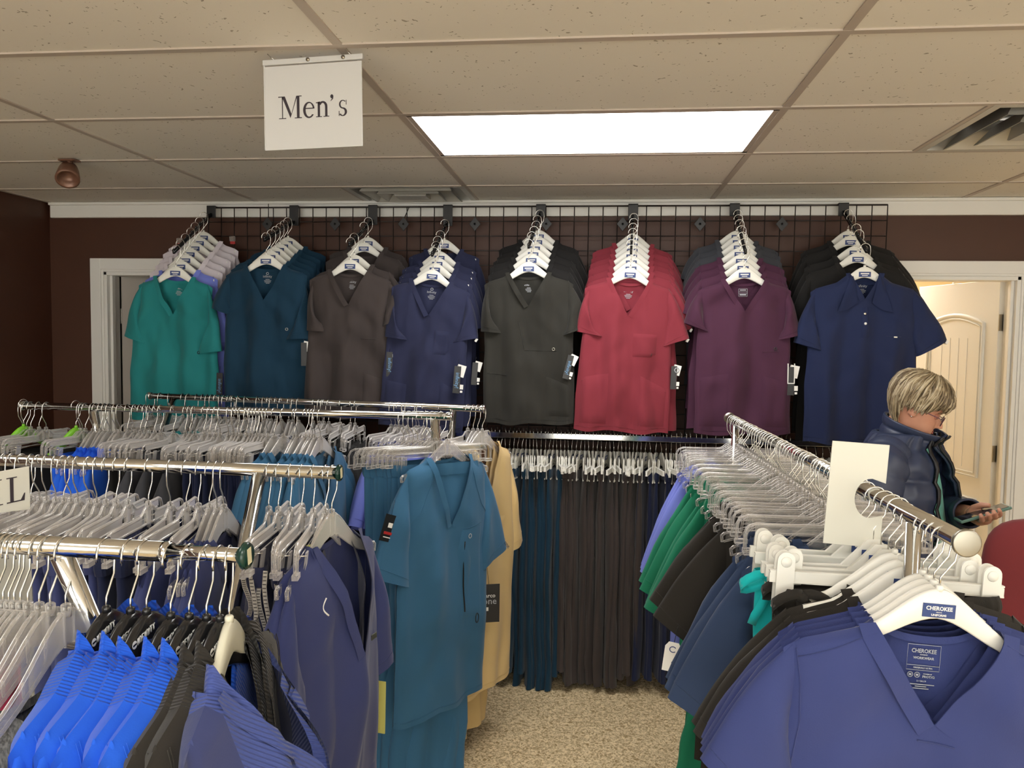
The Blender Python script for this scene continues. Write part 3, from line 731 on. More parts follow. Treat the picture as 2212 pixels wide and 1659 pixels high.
# swing tags
def swing_tag(parent, loc, rz=0, white=True, infinity=True, tilt=0, s=1.0):
    b = MB(); b.box((0, 0, -.065*s), (.026*s, .0012, .105*s)); o = b.build('swing_tag', M_TAGBLACK, parent); o.location = loc; o.rotation_euler = (0, tilt, rz)
    k = MB(); k.tube([(0, .001, -.015*s), (.001, .002, .018)], .0007, 4); k.build('tag_string', M_BLACKPL, o)
    if infinity: text('infinity!', .021*s, M_TXTBLUE, o, (0.001, -.0012, -.068*s), rot=(R(90), R(90), 0), name='tag_lettering')
    if white:
        b = MB(); b.box((.012*s, .003, -.030*s), (.034*s, .001, .046*s), rot=Matrix.Rotation(.2, 3, 'Y')); w2 = b.build('white_tag', M_TAGWHITE, parent); w2.location = loc; w2.rotation_euler = (0, tilt, rz)
        b = MB(); b.box((.020*s, -.0002, -.092*s), (.013*s, .0012, .018*s)); b.box((.020*s, -.0002, -.110*s), (.009*s, .0012, .008*s)); b.build('price_sticker', M_TAGWHITE, o)
    return o
def size_chip(parent, T, side=1, dz=0):
    """tiny white clip on the cuff"""
    cx, cz = T.sr if side > 0 else T.sl
    b = MB(); b.box((0, 0, 0), (.010, .034, .016), rot=Matrix.Rotation(.5*side, 3, 'Y')); o = b.build('cuff_clip', M_TAGWHITE, parent); o.location = (side*(cx-.008), -.0, cz-.010+dz); return o
def neck_print(parent, T, kind='infinity', s=1.0):
    y = T.y(0, T.zs(.12)-.07, 1)-.003; z0 = T.ztop(0, False)
    if kind == 'infinity':
        b = MB()
        for ring_r in (.0055,):
            P = arcpts(0, z0-.020, ring_r, ring_r, 0, 360, 16); b.tube([(x, y, z) for x, z in P[:-1]], .0014, 5, closed=True)
        for i, w_ in enumerate((.020, .034, .030, .018)): b.box((0, y, z0-.048-.006*i), (w_, .0006, .0022))
        b.build('neck_print', M_TXTGREY, parent); text('infinity', .0165, M_TXTGREY, parent, (0, y-.0006, z0-.034), name='neck_lettering')
# colours
C_TEAL = fabric('teal_cloth', srgb(30, 120, 122)); C_DKTEAL = fabric('dark_teal_cloth', srgb(14, 50, 72)); C_CARIB = fabric('caribbean_cloth', srgb(50, 96, 130))
C_CHAR = fabric('charcoal_cloth', srgb(62, 55, 54)); C_PEWTER = fabric('black_olive_cloth', srgb(42, 41, 37)); C_BLACK = fabric('black_cloth', srgb(26, 25, 25))
C_BLACK2 = fabric('warm_black_cloth', srgb(40, 37, 33)); C_NAVY = fabric('navy_cloth', srgb(38, 42, 70)); C_NAVY2 = fabric('deep_navy_cloth', srgb(24, 32, 62)); C_POLO = fabric('polo_navy_cloth', srgb(28, 38, 72))
C_WINE = fabric('crimson_cloth', srgb(126, 44, 56)); C_PLUM = fabric('plum_cloth', srgb(70, 36, 58)); C_SLATE = fabric('slate_cloth', srgb(58, 60, 66)); C_WHITE = fabric('white_cloth', srgb(214, 206, 214)); C_PERI = fabric('periwinkle_cloth', srgb(112, 124, 206))
C_INDIGO = fabric('indigo_cloth', srgb(50, 60, 110)); C_SLNAVY = fabric('slate_navy_cloth', srgb(46, 62, 92)); C_GREEN = fabric('green_cloth', srgb(22, 116, 86)); C_CYAN = fabric('turquoise_cloth', srgb(20, 180, 182)); C_KHAKI = fabric('khaki_cloth', srgb(206, 178, 124)); C_BROWN = fabric('brown_cloth', srgb(98, 70, 54))
C_ROYAL = fabric('royal_blue_cloth', srgb(28, 92, 214)); C_NVROY = fabric('navy_royal_cloth', srgb(52, 60, 104)); C_BURG = fabric('burgundy_cloth', srgb(122, 24, 56)); C_HEATH = fabric('heather_grey_cloth', srgb(92, 92, 88), fleck=1.3)
# ============================================================ BACK WALL DISPLAY
YG = 4.12
g = thing('wire_grid_panel', 'dark wire grid panel mounted along the brown back wall', 'display grid', (0, YG, 0))
X0g, X1g, Z0g, Z1g = -2.136, 1.40, .30, 2.378
PW = (X1g-X0g)/6
for k in range(6):
    b = MB(); xa = X0g+PW*k; xb = xa+PW; n = 8
    for i in range(n): x = xa+(xb-xa)*i/n; b.tube([(x, 0, Z0g), (x, 0, Z1g)], .0028, 5)
    if k == 5: b.tube([(xb, 0, Z0g), (xb, 0, Z1g)], .0028, 5)
    nz_ = int((Z1g-Z0g)/.0762)
    for j in range(nz_+1): z = Z1g-.0762*j; b.tube([(xa, .005, z), (xb, .005, z)], .0028, 5)
    b.tube([(xa, 0, Z1g), (xb, 0, Z1g)], .0045, 6)
    b.build('wire_panel', M_GRID, g)
for px in (578, 724, 872, 1026, 1180, 1345, 1512, 1689):
    p = atY(px, 484, YG-.01)
    b = MB(); b.prism([(0, .037), (.030, 0), (0, -.037), (-.030, 0)], -.003, .003); b.box((0, .02, 0), (.012, .05, .012))
    o = b.build('diamond_bracket', M_BLACKMET, g, bevel=.001); o.location = (p.x, -.012, p.z)
    s_ = MB(); s_.lathe([(.005, -.001), (.005, .001)], 8, M=Matrix.Rotation(R(90), 4, 'X') @ Matrix.Translation((0, 0, .004))); s_.build('bolt', M_STEEL, o)
for px0, py0, px1, py1 in ((884, 447, 874, 470), (580, 440, 580, 470)):
    b = MB(); a, c = atY(px0, py0, YG-.03), atY(px1, py1, YG-.02); b.tube([a-Vector((0, YG, 0)), c-Vector((0, YG, 0))], .0022, 5); b.build('loose_wire', M_BLACKPL, g)
def arm(pb, pf, label):
    """face-out waterfall arm: pb, pf rail-centre points of the rearmost and frontmost hook"""
    t_ = thing('waterfall_arm', label, 'display arm', (pb.x, YG-.012, pb.z))
    O = Vector(t_.location); a = Vector((pb.x, YG-.012, pb.z+(pb.z-pf.z)*.15))-O; c = pf-O+Vector((0, -.02, -.012))
    d = (c-a); b = MB()
    b.ribbon([a+Vector((0, 0, -.004)), c], Vector((0, 0, 1)), .016, .010)
    b.build('arm_bar', M_BLACKPL, t_)
    n = 9; k = MB()
    for i in range(n+1):
        p = a+d*(i/n)+Vector((0, 0, .010)); q = MB(); q.lathe([(.004, -.006), (.006, .002), (.004, .007), (.001, .008)], 8, M=Matrix.Translation(p)); q.build('stop_ball', M_BLACKPL, t_)
    b = MB(); zt = Z1g+.004-O.z; b.box((0, -.004, (zt+a.z-.02)/2), (.050, .008, zt-a.z+.03)); b.box((0, .010, zt), (.050, .036, .006)); b.build('grid_bracket', M_BLACKMET, t_, bevel=.002)
    return t_
rw = random.Random(5)
WT = dict(sw=.196, bw=.212, L=.675, t=.026, cw=.125, fold=1.5, lift=.003, sth=.0085)
def wtop(key, **k): d = dict(WT); d.update(k); return Top(**d)
COLS = [
 dict(n='teal', b=(440, 500), f=(380, 575), ts=[0, .17, .33, .5, .67, .84, 1], cols=[C_WHITE]*5+[C_PERI, C_TEAL], cn=['white']*5+['periwinkle', 'teal'], T=dict(seed=11, bw=.222, vd=.185, sr=(.243, -.40), sl=(.262, -.345), sw=.185), where='leftmost arm'),
 dict(n='dark teal', b=(622, 512), f=(575, 549), ts=[0, .2, .4, .6, .8, 1], cols=[C_DKTEAL]*6, cn=['dark teal']*6, T=dict(seed=12, sr=(.215, -.40), sl=(.262, -.255), vd=.17), where='second arm from the left'),
 dict(n='charcoal', b=(795, 512), f=(757, 560), ts=[0, .25, .8, 1], cols=[C_CHAR]*4, cn=['charcoal']*4, T=dict(seed=13, sr=(.272, -.265), sl=(.205, -.34), vd=.165), where='third arm from the left'),
 dict(n='navy', b=(960, 517), f=(935, 582), ts=[0, .42, .62, .8, 1], cols=[C_NAVY]*5, cn=['navy']*5, T=dict(seed=14, bw=.198, sw=.185, sr=(.238, -.30), sl=(.200, -.33), vd=.165), where='fourth arm from the left'),
 dict(n='black', b=(1165, 497), f=(1142, 565), ts=[0, .2, .4, .58, .76, 1], cols=[C_BLACK]*5+[C_PEWTER], cn=['black']*5+['dark olive grey'], T=dict(seed=15, sr=(.275, -.30), sl=(.222, -.32), vd=.155, sw=.205), where='fifth arm from the left'),
 dict(n='crimson', b=(1368, 505), f=(1362, 578), ts=[0, .17, .33, .5, .67, .84, 1], cols=[C_WINE]*7, cn=['crimson']*7, T=dict(seed=16, sr=(.282, -.305), sl=(.228, -.30), vd=.17, sw=.200), where='sixth arm from the left'),
 dict(n='plum', b=(1592, 498), f=(1608, 578), ts=[0, .15, .3, .48, .66, .84, 1], cols=[C_SLATE]*3+[C_PLUM]*4, cn=['slate grey']*3+['plum']*4, T=dict(seed=17, sr=(.248, -.30), sl=(.262, -.245), vd=.145, sw=.205), where='seventh arm from the left'),
 dict(n='navy polo', b=(1832, 498), f=(1868, 576), ts=[0, .15, .45, .62, 1], cols=[C_BLACK]*4+[C_POLO], cn=['black']*4+['navy polo'], T=dict(seed=18, sr=(.355, -.315), sl=(.292, -.335), vd=.115, sw=.225, bw=.235, cw=.15, L=.71, nw=.062), where='rightmost arm'),
]
ORD = ['front', 'second', 'third', 'fourth', 'fifth', 'sixth', 'seventh']
wh0 = None
for ci, c in enumerate(COLS):
    n = len(c['ts']); pB = atY(c['b'][0], c['b'][1], 4.02); pF = atY(c['f'][0], c['f'][1], 3.62)
    pts = [pB.lerp(pF, t_) for t_ in c['ts']]
    up = Vector((0, 0, HK-.004))
    arm(pB+up, pF+up, 'black waterfall arm holding the %s shirts, %s' % (c['n'] if c['n'] != 'navy polo' else 'black and navy polo', c['where']))
    polo = ci == 7
    for i, p in enumerate(pts):
        k = n-1-i; front = (k == 0)
        yaw = rw.uniform(-.05, .05)+(.06 if ci < 4 else 0); roll = rw.uniform(-.02, .03)+(.05 if ci in (3, 5) and front else 0)
        if not front: yaw += rw.uniform(-.06, .09)
        rot = (0, roll, yaw)
        lab = 'white hanger with blue label, %s from the front on the %s' % (ORD[k] if k else 'first', c['where'])
        if wh0 is None: wh0 = white_hanger(lab, 'white hangers on the wall arms'); h_ = wh0; h_.location = p; h_.rotation_euler = rot
        else: copy_tree(wh0, lab, 'white hangers on the wall arms', p, rot)
        T = wtop(0, **dict(c['T'], fold=2.2)); mat = c['cols'][i]
        if front:
            lab = {'teal': 'teal V-neck scrub top hanging at the far left of the wall', 'dark teal': 'dark teal V-neck scrub top beside the teal one on the wall', 'charcoal': 'charcoal brown V-neck scrub top in front on the third arm', 'navy': 'navy V-neck scrub top with chest pocket, front of the fourth arm', 'black': 'dark olive grey V-neck scrub top with a ring on the chest', 'crimson': 'crimson V-neck scrub top with angled hip pockets on the wall', 'plum': 'plum purple V-neck scrub top in front on the wall', 'navy polo': 'navy polo shirt with collar and pale buttons, by the white door'}[c['n']]
            t_ = make_top('wall%d' % ci, T, mat, lab, 'shirts on the wall arms', nu=64, nv=64, name='polo_shirt' if polo else 'scrub_shirt')
            t_.location = p; t_.rotation_euler = rot; FR = t_; FT = T
        else:
            key = 'back%d' % ci
            lab = '%s scrub top, %s from the front on the %s' % (c['cn'][i], ORD[k], c['where'])
            if polo: lab = 'black polo shirt, %s from the front on the rightmost arm' % ORD[k]
            d = dict(c['T']); d['seed'] = 30+ci; d['nw'] = .088; d['L'] = .70 if not polo else .80
            Tb = wtop(0, **d)
            t_ = make_top(key, Tb, mat, lab, 'shirts on the wall arms', nu=32, nv=30, name='polo_shirt' if polo else 'scrub_shirt'); t_.location = p; t_.rotation_euler = rot
            if k in (1, 2) and ci in (4, 5): size_chip(t_, Tb)
    # details of the front shirt
    if not polo and ci != 6: neck_print(FR, FT)
    if ci == 6:
        b = MB(); z0 = FT.ztop(0, False)-.022; y = FT.y(0, z0, 1)-.006
        for z in (0, -.013, -.020, -.034): b.box((0, y, z0+z), (.038, .0008, .0012))
        for x in (-.019, .019): b.box((x, y, z0-.017), (.0012, .0008, .034))
        b.box((0, y, z0-.006), (.026, .0008, .004)); b.box((0, y, z0-.0265), (.028, .0008, .006)); b.build('neck_print', M_TXTGREY, FR)
    zt = FT.zs(.12)
    def seam(P, r=.0013): b_ = MB(); b_.tube(FT.line(P), r, 4); return b_.build('seam', rc(MB().add([(0,0,0),(0,0,.001),(.001,0,0)],[(0,1,2)]).mesh('t', M_WHITE), M).materials[0] if 0 else M, FR)
    M = c['cols'][-1]
    def ring_(x, z):
        b_ = MB(); P = arcpts(x, z, .006, .006, 0, 360, 14); y_ = FT.y(x, z)-.003; b_.tube([(a, y_, e) for a, e in P[:-1]], .0016, 6, closed=True); b_.build('eyelet', M_STEEL if ci in (1, 4) else M_BLACKPL, FR)
    def chest(x0, x1, z0, z1):
        b_ = MB(); b_ = FT.patch((x0, x1, lambda u: z0, lambda u: z1+.012*(u > .8)), .0065, n=10); b_.build('chest_pocket', M, FR)
        seam([(x0+.004, z0-.02), (x1-.004, z0-.02)], .0011)
    def hip(side, z0, dz, w_=.10):
        xo = FT.bw-.02; b_ = FT.patch((side*(xo-w_), side*xo, lambda u: z0+dz*(1-u), lambda u: FT.zh(0)+.03), .0075, n=10); b_.build('hip_pocket', M, FR)
        seam([(side*(xo-w_), z0+dz-.016), (side*xo, z0-.016)], .0011)
    if ci == 0: ring_(.13, zt-.34)
    if ci == 1: ring_(.105, zt-.285)
    if ci == 2: hip(1, zt-.50, .04, .12); seam([(.06, zt-.30), (.13, zt-.30)])
    if ci == 3: chest(.035, .105, zt-.21, zt-.32); hip(-1, zt-.46, -.012); hip(1, zt-.49, .045); 
    if ci == 4: ring_(.115, zt-.33); seam([(-.02, zt-.335), (.13, zt-.338)]); seam([(-.045, zt-.20), (-.02, zt-.33)]); hip(1, zt-.50, .045, .11); seam([(-.19, zt-.44), (-.10, zt-.45)])
    if ci == 5: chest(.03, .135, zt-.225, zt-.33); ring_(.11, zt-.315); hip(-1, zt-.435, .025, .12); hip(1, zt-.47, .055, .12)
    if ci == 6: ring_(.135, zt-.29); seam([(.08, zt-.305), (.15, zt-.30)]); hip(-1, zt-.42, .02, .12); hip(1, zt-.44, .03, .11)
    if ci in (2, 3, 4, 5): size_chip(FR, FT, 1)
    if polo:
        size_chip(FR, FT, 1)
        # collar: two leaves and a stand, placket, buttons, small chest zip pull
        for side in (-1, 1):
            b = MB(); P = [(side*.030, zt-.115), (side*.060, zt-.150), (side*.118, zt-.128), (side*.074, zt+.012), (side*.058, zt+.028)]
            def cf(u, v, side=side):
                x = (.052+.012*v)*(1-u)+(.030+.085*v)*u; z = (zt+.030-.006*v)*(1-u)+(zt-.098-.040*v+.02*abs(v-.5))*u
                return (side*x, FT.y(x, min(z, FT.zs(x)-.002))-.006-.006*math.sin(math.pi*v), z)
            b.grid(cf, 10, 6); b.build('collar', M, FR)
        b = MB()
        def cs(u, v):
            a = math.pi*u; x = -.060*math.cos(a); return (x, .004+.026*math.sin(a)*1.0, zt-.006+.036*v-.012*math.sin(a)*v)
        b.grid(cs, 16, 2); b.build('collar_stand', M, FR)
        b = FT.patch((-.016, .016, lambda u: zt-.105, lambda u: zt-.24), .004, n=8); b.build('placket', M, FR)
        for z in (zt-.135, zt-.178):
            q = MB(); q.lathe([(.0058, -.001), (.0058, .001), (.003, .0016)], 12, M=Matrix.Translation((0, FT.y(0, z)-.006, z)) @ Matrix.Rotation(R(90), 4, 'X')); q.build('button', M_TAGWHITE if z < zt-.15 else M_STEEL, FR)
        b = MB(); b.box(FT.at(.125, zt-.235, .004), (.014, .002, .005)); b.build('chest_pull', M_STEEL, FR)
        b = MB(); P = FT.line([(.09, zt-.232), (.15, zt-.234)]); b.tube(P, .0009, 4); b.build('seam', M, FR)
        neck_print(FR, FT)
    b = FT.hemline(); b.build('hem_stitch', M, FR)
    if ci == 0: swing_tag(FR, (.232, -.012, zt-.420), white=False, s=1.15)
    if ci == 1: swing_tag(FR, (.185, -.03, zt-.335), infinity=False, s=1.05)
    if ci == 2: swing_tag(FR, (.200, -.03, zt-.345), s=1.1)
    if ci == 3: swing_tag(FR, (.158, -.045, zt-.350), rz=.1, s=1.2); swing_tag(FR, (.235, -.01, zt-.33), infinity=False)
    if ci == 4: swing_tag(FR, (.200, -.035, zt-.345), tilt=.25, s=1.05)
    if ci == 5:
        o = swing_tag(FR, (.222, -.02, zt-.35), infinity=False, s=1.0)
        b = MB(); P = arcpts(0, 0, .011, .011, 0, 360, 6); b.tube([(x+.012, 0, z-.03) for x, z in P[:-1]], .003, 5, closed=True); w2 = b.build('tag_emblem', M_TXTGREY, o); w2.location = (0, .001, 0)
    if ci == 6:
        o = swing_tag(FR, (.205, -.02, zt-.355), infinity=False, s=1.2)
        b = MB(); b.box((-.012, 0, -.045), (.004, .004, .09)); b.box((.016, 0, -.045), (.004, .004, .09)); b.box((.002, 0, -.088), (.030, .004, .004)); b.build('tag_frame', M_TAGWHITE, o)
    if ci == 7: swing_tag(FR, (.285, .02, zt-.385), infinity=False, s=1.3)
# small red and clear clips beside the first arm
for k, (px, py) in enumerate(((388, 520), (502, 516))):
    p = atY(px, py, 4.03); t_ = thing('clear_clip', 'tiny clear clip with red insert on the grid at the leftmost arm, %s side' % ('inner' if k else 'outer'), 'clip', p)
    b = MB(); b.box((0, 0, 0), (.030, .014, .026)); b.build('clip_body', M_CLEAR, t_, bevel=.003); b = MB(); b.box((0, .004, -.02), (.026, .006, .014)); b.build('clip_insert', M_TAGRED, t_)
# ---- low wall rail with trousers
a = atY(1060, 932, 3.80); ZR = 1.222
t_ = thing('wall_rail', 'rectangular chrome rail low on the back wall holding trousers', 'clothes rail', (.35, 3.80, ZR))
b = MB(); b.box((0, 0, 0), (2.10, .014, .030)); b.build('rail_bar', M_CHROME, t_, bevel=.003)
for x in (-.98, -.03, .96):
    b = MB(); b.box((x, .15, -.002), (.016, .30, .026)); b.box((x, .305, 0), (.04, .01, .09)); b.build('rail_bracket', M_BLACKMET, t_)
rp = random.Random(9)
wc0 = white_clip_hanger('white clip hanger in the packed row on the low wall rail', 'white clip hangers on the wall rail', cx=.10)
PV = {}
def wp(mat, cn, X, first):
    v = rp.randrange(4); L_ = {0: 1.00, 1: 1.04, 2: .97, 3: 1.07}[v]
    P = Pants(seed=50+v, L=L_, wa=.125, wb=.105, t=.013, fold=.55)
    t_ = make_pants('wp%d' % v, P, mat, '%s scrub trousers hanging edge-on in the row on the low wall rail' % cn, '%s trousers on the wall rail' % cn, nu=28, nv=24)
    return t_
proto = {}
def hang_wall(X, mat, cn, hh=.088):
    z = ZR+.016-HK-.0; rot = (0, rp.uniform(-.03, .03), R(90)+rp.uniform(-.28, .28)); dz = rp.choice((0, 0, -.006, .004))
    loc = (X, 3.80+rp.uniform(-.003, .003), z)
    v = rp.randrange(4); key = (cn, v)
    if key not in proto: proto[key] = wp(mat, cn, X, True); proto[key].location = loc; proto[key].rotation_euler = rot
    else: copy_tree(proto[key], proto[key]['label'], proto[key]['group'], loc, rot)
    if not hang_wall.used: wc0.location = loc; wc0.rotation_euler = rot; hang_wall.used = True
    else: copy_tree(wc0, wc0['label'], wc0['group'], loc, rot)
hang_wall.used = False
x = -.545
while x < -.49: hang_wall(x, C_BURG, 'burgundy'); x += .024
while x < -.165: hang_wall(x, C_DKTEAL, 'dark teal'); x += rp.uniform(.017, .022)
while x < .215: hang_wall(x, C_CHAR, 'charcoal'); x += rp.uniform(.017, .022)
while x < .50: hang_wall(x, C_NAVY2, 'navy'); x += rp.uniform(.020, .028)
while x < 1.36: hang_wall(x, C_BLACK, 'black'); x += rp.uniform(.03, .045)
# ============================================================ RACKS
M_CAPGRN = plain('dark_green_cap', srgb(20, 52, 44), .25); M_STICK = plain('cream_sticker', srgb(214, 206, 170), .5); M_ORNG = plain('sticker_print', srgb(190, 150, 80), .5)
def rx(px, py, Y): return atY(px, py, Y).x
def endcap(rk, loc, axis, r, mat, sticker=True):
    d = Vector(axis).normalized(); Mq = Matrix.Translation(loc) @ Vector((0, 0, 1)).rotation_difference(d).to_matrix().to_4x4()
    b = MB(); b.lathe([(r*.62, -.008), (r*.66, -.003), (r, -.002), (r, .003), (r*.9, .0055)], 28, M=Mq); o = b.build('end_cap', mat, rk)
    if sticker:
        s_ = MB(); s_.box((0, 0, 0), (.011, .022, .0006)); q = s_.build('sticker', M_STICK, o); q.matrix_local = Mq @ Matrix.Translation((0, 0, .0060)) @ Matrix.Rotation(R(90), 4, 'Z') @ Matrix.Rotation(R(8), 4, 'Z')
        s_ = MB(); s_.tube([(-.002, -.006, .0006), (.002, -.006, .0006), (.002, .006, .0006), (-.002, .006, .0006)], .0004, 4, closed=True); s_.mesh('x', M_ORNG)
    return o
def caster(rk, x, y):
    b = MB(); b.lathe([(.024, -.010), (.026, 0), (.024, .010)], 16, M=Matrix.Translation((x, y, .027)) @ Matrix.Rotation(R(90), 4, 'Y')); b.box((x, y, .05), (.028, .02, .03)); b.build('caster', M_BLACKPL, rk)
def double_rack(label, Z, A, Bb, armx, cap):
    """A and Bb: (x0, x1, y0, y1) of the near and the far rail"""
    rk = thing('double_rail_rack', label, 'clothes rack', (0, 0, 0))
    yc = (A[2]+Bb[3])/2
    for (x0, x1, y0, y1, split), nm in ((A, 'near'), (Bb, 'far')):
        a, e = Vector((x0, y0, Z)), Vector((x1, y1, Z)); b = MB(); sp = a.lerp(e, split) if split else e
        b.tube([a, sp], .0140, 20); b.build('rail', M_CHROME, rk)
        if split:
            b = MB(); b.tube([sp, e], .0102, 18); b.tube([sp-Vector((.006, 0, 0)), sp+Vector((.002, 0, 0))], .0145, 18); b.build('extension_rail', M_CHROME, rk)
        endcap(rk, e, (1, 0, 0), .0182, cap[0] if nm == 'near' else cap[1], sticker=cap[2]); endcap(rk, a, (-1, 0, 0), .0182, M_CHROME, sticker=False)
    for x in armx:
        for (x0, x1, y0, y1, sp) in (A, Bb):
            k = (x-x0)/(x1-x0); y = y0+(y1-y0)*k; b = MB()
            b.tube([(x, y, Z-.010), (x, y+(yc-y)*.82, .88), (x, yc, .80)], .0150, 16); b.build('slanted_arm', M_CHROME, rk)
        b = MB(); b.tube([(x, yc, .86), (x, yc, .09)], .018, 14); b.build('upright', M_CHROME, rk)
        b = MB(); b.box((x, yc, .085), (.03, .60, .03)); b.build('foot', M_CHROME, rk)
        caster(rk, x, yc-.27); caster(rk, x, yc+.27)
    b = MB(); b.tube([(armx[0], yc, .14), (armx[-1], yc, .14)], .013, 12); b.build('base_bar', M_CHROME, rk)
    return rk
ZK = 1.40
def rline(p0, p1, Y0, Y1):
    return (rx(p0[0], p0[1], Y0), rx(p1[0], p1[1], Y1), Y0, Y1)
L1 = (-1.45, rx(530, 1205, 1.0), 1.01, 1.00); L2 = (-2.0, rx(735, 1022, 1.65), 1.67, 1.64); L3 = (rx(50, 882, 2.78), rx(975, 906, 2.78), 2.78, 2.78); L4 = (rx(325, 850, 3.36), rx(1045, 878, 3.11), 3.36, 3.11)
split1 = (rx(362, 1190, 1.0)-L1[0])/(L1[1]-L1[0])
double_rack('chrome double-rail rack in front with dark end caps, royal blue tops on it', ZK, L1+(split1,), L2+(0,), (L1[1]-.27, -1.75), (M_CAPGRN, M_CAPGRN, True))
double_rack('chrome double-rail rack further back crowded with clear hangers', ZK+.01, L3+(0,), L4+(0,), (L3[1]-.06, L4[0]+.12), (M_CHROME, M_CHROME, False))
def on(L, x): k = (x-L[0])/(L[1]-L[0]); return L[2]+(L[3]-L[2])*k
PROTO = {}
def put_hanger(kind, label, group, loc, rot, side=1):
    key = (kind, side)
    if key not in PROTO:
        f = {'ct': clear_top_hanger, 'cp': clear_pants_hanger, 'bk': black_hanger}.get(kind)
        if f: o = f(label, group, side=side)
        else: o = {'wt': white_hanger, 'wc': (lambda a, c: white_clip_hanger(a, c, .165)), 'wc2': (lambda a, c: white_clip_hanger(a, c, .188)), 'wtd': lambda a, c: white_hanger(a, c, True)}[kind](label, group)
        PROTO[key] = o; o.location = loc; o.rotation_euler = rot; return o
    return copy_tree(PROTO[key], label, group, loc, rot)
GP = {}
def put_garment(key, maker, label, group, loc, rot):
    if key not in GP: GP[key] = maker(); o = GP[key]; o['label'] = label; o['group'] = group; o.location = loc; o.rotation_euler = rot; return o
    return copy_tree(GP[key], label, group, loc, rot)
RT_ = dict(sw=.20, bw=.215, L=.74, t=.022, sr=(.31, -.36), cw=.155, nw=.088)
def mk_top(ck, mat, v, cn, hang='rack', **k):
    d = dict(RT_); d.update(k); T = Top(seed=100+v, **d)
    return lambda: make_top(('rt', v, hang), T, mat, 'x', None, nu=28, nv=24)
def mk_pants(mat, v, cn):
    P = Pants(seed=80+v, L=(1.16 if cn == 'blue-green' else 1.02)+.02*(v % 3), wa=.15, wb=.115, t=.020, ztop=-.088)
    return lambda: make_pants(('rp', v, cn == 'blue-green'), P, mat, 'x', None)
rr = random.Random(21)
def rail_row(L, pxs, segs, Z, where, yaw=(95, 8), dens=1):
    """hangers at picture columns pxs along rail L; segs: (px_limit, hanger kind, garment kind, material, colour name, yaw or None)"""
    for px in pxs:
        Y = L[2]
        for _ in range(3): x = rx(px, 900, Y) if L is L3 or L is L4 else rx(px, 1020 if L is L2 else 1190, Y); Y = on(L, x)
        for lim, hk, gk, mat, cn, yw in segs:
            if px <= lim: break
        a = R((yw if yw else yaw[0])+rr.uniform(-yaw[1], yaw[1])); roll = rr.uniform(-.04, .04)
        loc = (x, Y, Z+.0140-HK-.0195+.0); rot = (0, roll, a); side = rr.choice((1, -1)) if L is not L1 else 1
        put_hanger(hk, 'clear plastic %s hanger over the %s %s' % ('shirt' if hk == 'ct' else 'trouser', cn, where) if gk else 'empty clear plastic hanger %s' % where, 'clear hangers '+where, loc, rot, side)
        if gk == 't': v = rr.randrange(3); put_garment((cn, 't', v), mk_top(cn, mat, v, cn), '%s scrub top %s' % (cn, where), '%s tops %s' % (cn, where), loc, rot)
        if gk == 'p': v = rr.randrange(3); put_garment((cn, 'p', v), mk_pants(mat, v, cn), '%s scrub trousers %s' % (cn, where), '%s trousers %s' % (cn, where), loc, rot)
h3 = [48, 52, 57, 66, 84, 99]+[int(v/3.95) for v in (680, 700, 730, 790, 820, 860, 890, 930, 990, 1020, 1090, 1150, 1200, 1240, 1275, 1320, 1370, 1480, 1580, 1620, 1660, 1740, 1790, 1840, 1880, 1950, 1990, 2050, 2100, 2140, 2190)]+[505, 512, 520, 533, 540, 548, 555, 562, 570, 578, 592, 612, 636, 642, 660, 668, 675, 680, 692]
rail_row(L3, h3, [(101, 'cp', 'p', C_BLACK, 'black', None), (190, 'cp', 'p', C_ROYAL, 'royal blue', None), (260, 'ct', 't', C_ROYAL, 'royal blue', None), (340, 'cp', 'p', C_BLACK2, 'black', None), (435, 'cp', 't', C_SLATE, 'dark grey', None), (580, 'cp', 'p', C_NAVY2, 'navy', None), (700, 'ct', 't', C_CARIB, 'blue-green', 82)], ZK+.01, 'on the third chrome rail', yaw=(92, 6))
rail_row(L3, [872, 884, 893, 902, 912, 922, 932, 942, 952], [(999, 'cp', 'p', C_CARIB, 'blue-green', 38)], ZK+.01, 'by the right end of the third rail', yaw=(38, 4))
h4 = [322, 328, 346, 366, 395, 408, 425, 438, 448, 458, 466, 475, 485, 495, 500, 505, 515, 530, 556, 570, 578, 586, 596, 608, 624, 632, 645, 677, 690, 697, 700, 710, 735, 757, 767]+[845, 854, 862, 870, 880, 899, 905, 915, 949]
rail_row(L4, h4, [(400, 'cp', 'p', C_BLACK, 'black', None), (470, 'ct', 't', C_TEAL, 'teal', None), (560, 'cp', 'p', C_NAVY2, 'navy', None), (660, 'ct', 't', C_NAVY, 'dark blue', None), (770, 'cp', 'p', C_BLACK, 'black', None), (950, 'cp', 't', C_PERI, 'periwinkle', 80)], ZK+.01, 'on the rearmost chrome rail', yaw=(92, 10))
h2 = [-60, -40, -22, -5, 10, 25, 45, 66, 84, 99, 119, 137, 152, 167, 192, 208, 228, 250, 276, 320, 367, 402, 428, 452, 468, 483]
rail_row(L2, h2, [(105, 'cp', 'p', C_BURG, 'burgundy', None), (125, 'cp', 'p', C_HEATH, 'heather grey', None), (255, 'cp', 'p', C_NVROY, 'faded navy', None), (330, 'cp', 'p', C_NAVY, 'navy', None), (430, 'cp', 't', C_NVROY, 'faded navy', None), (519, 'ct', 't', C_NVROY, 'faded navy', 93)], ZK, 'on the second chrome rail', yaw=(99, 9))
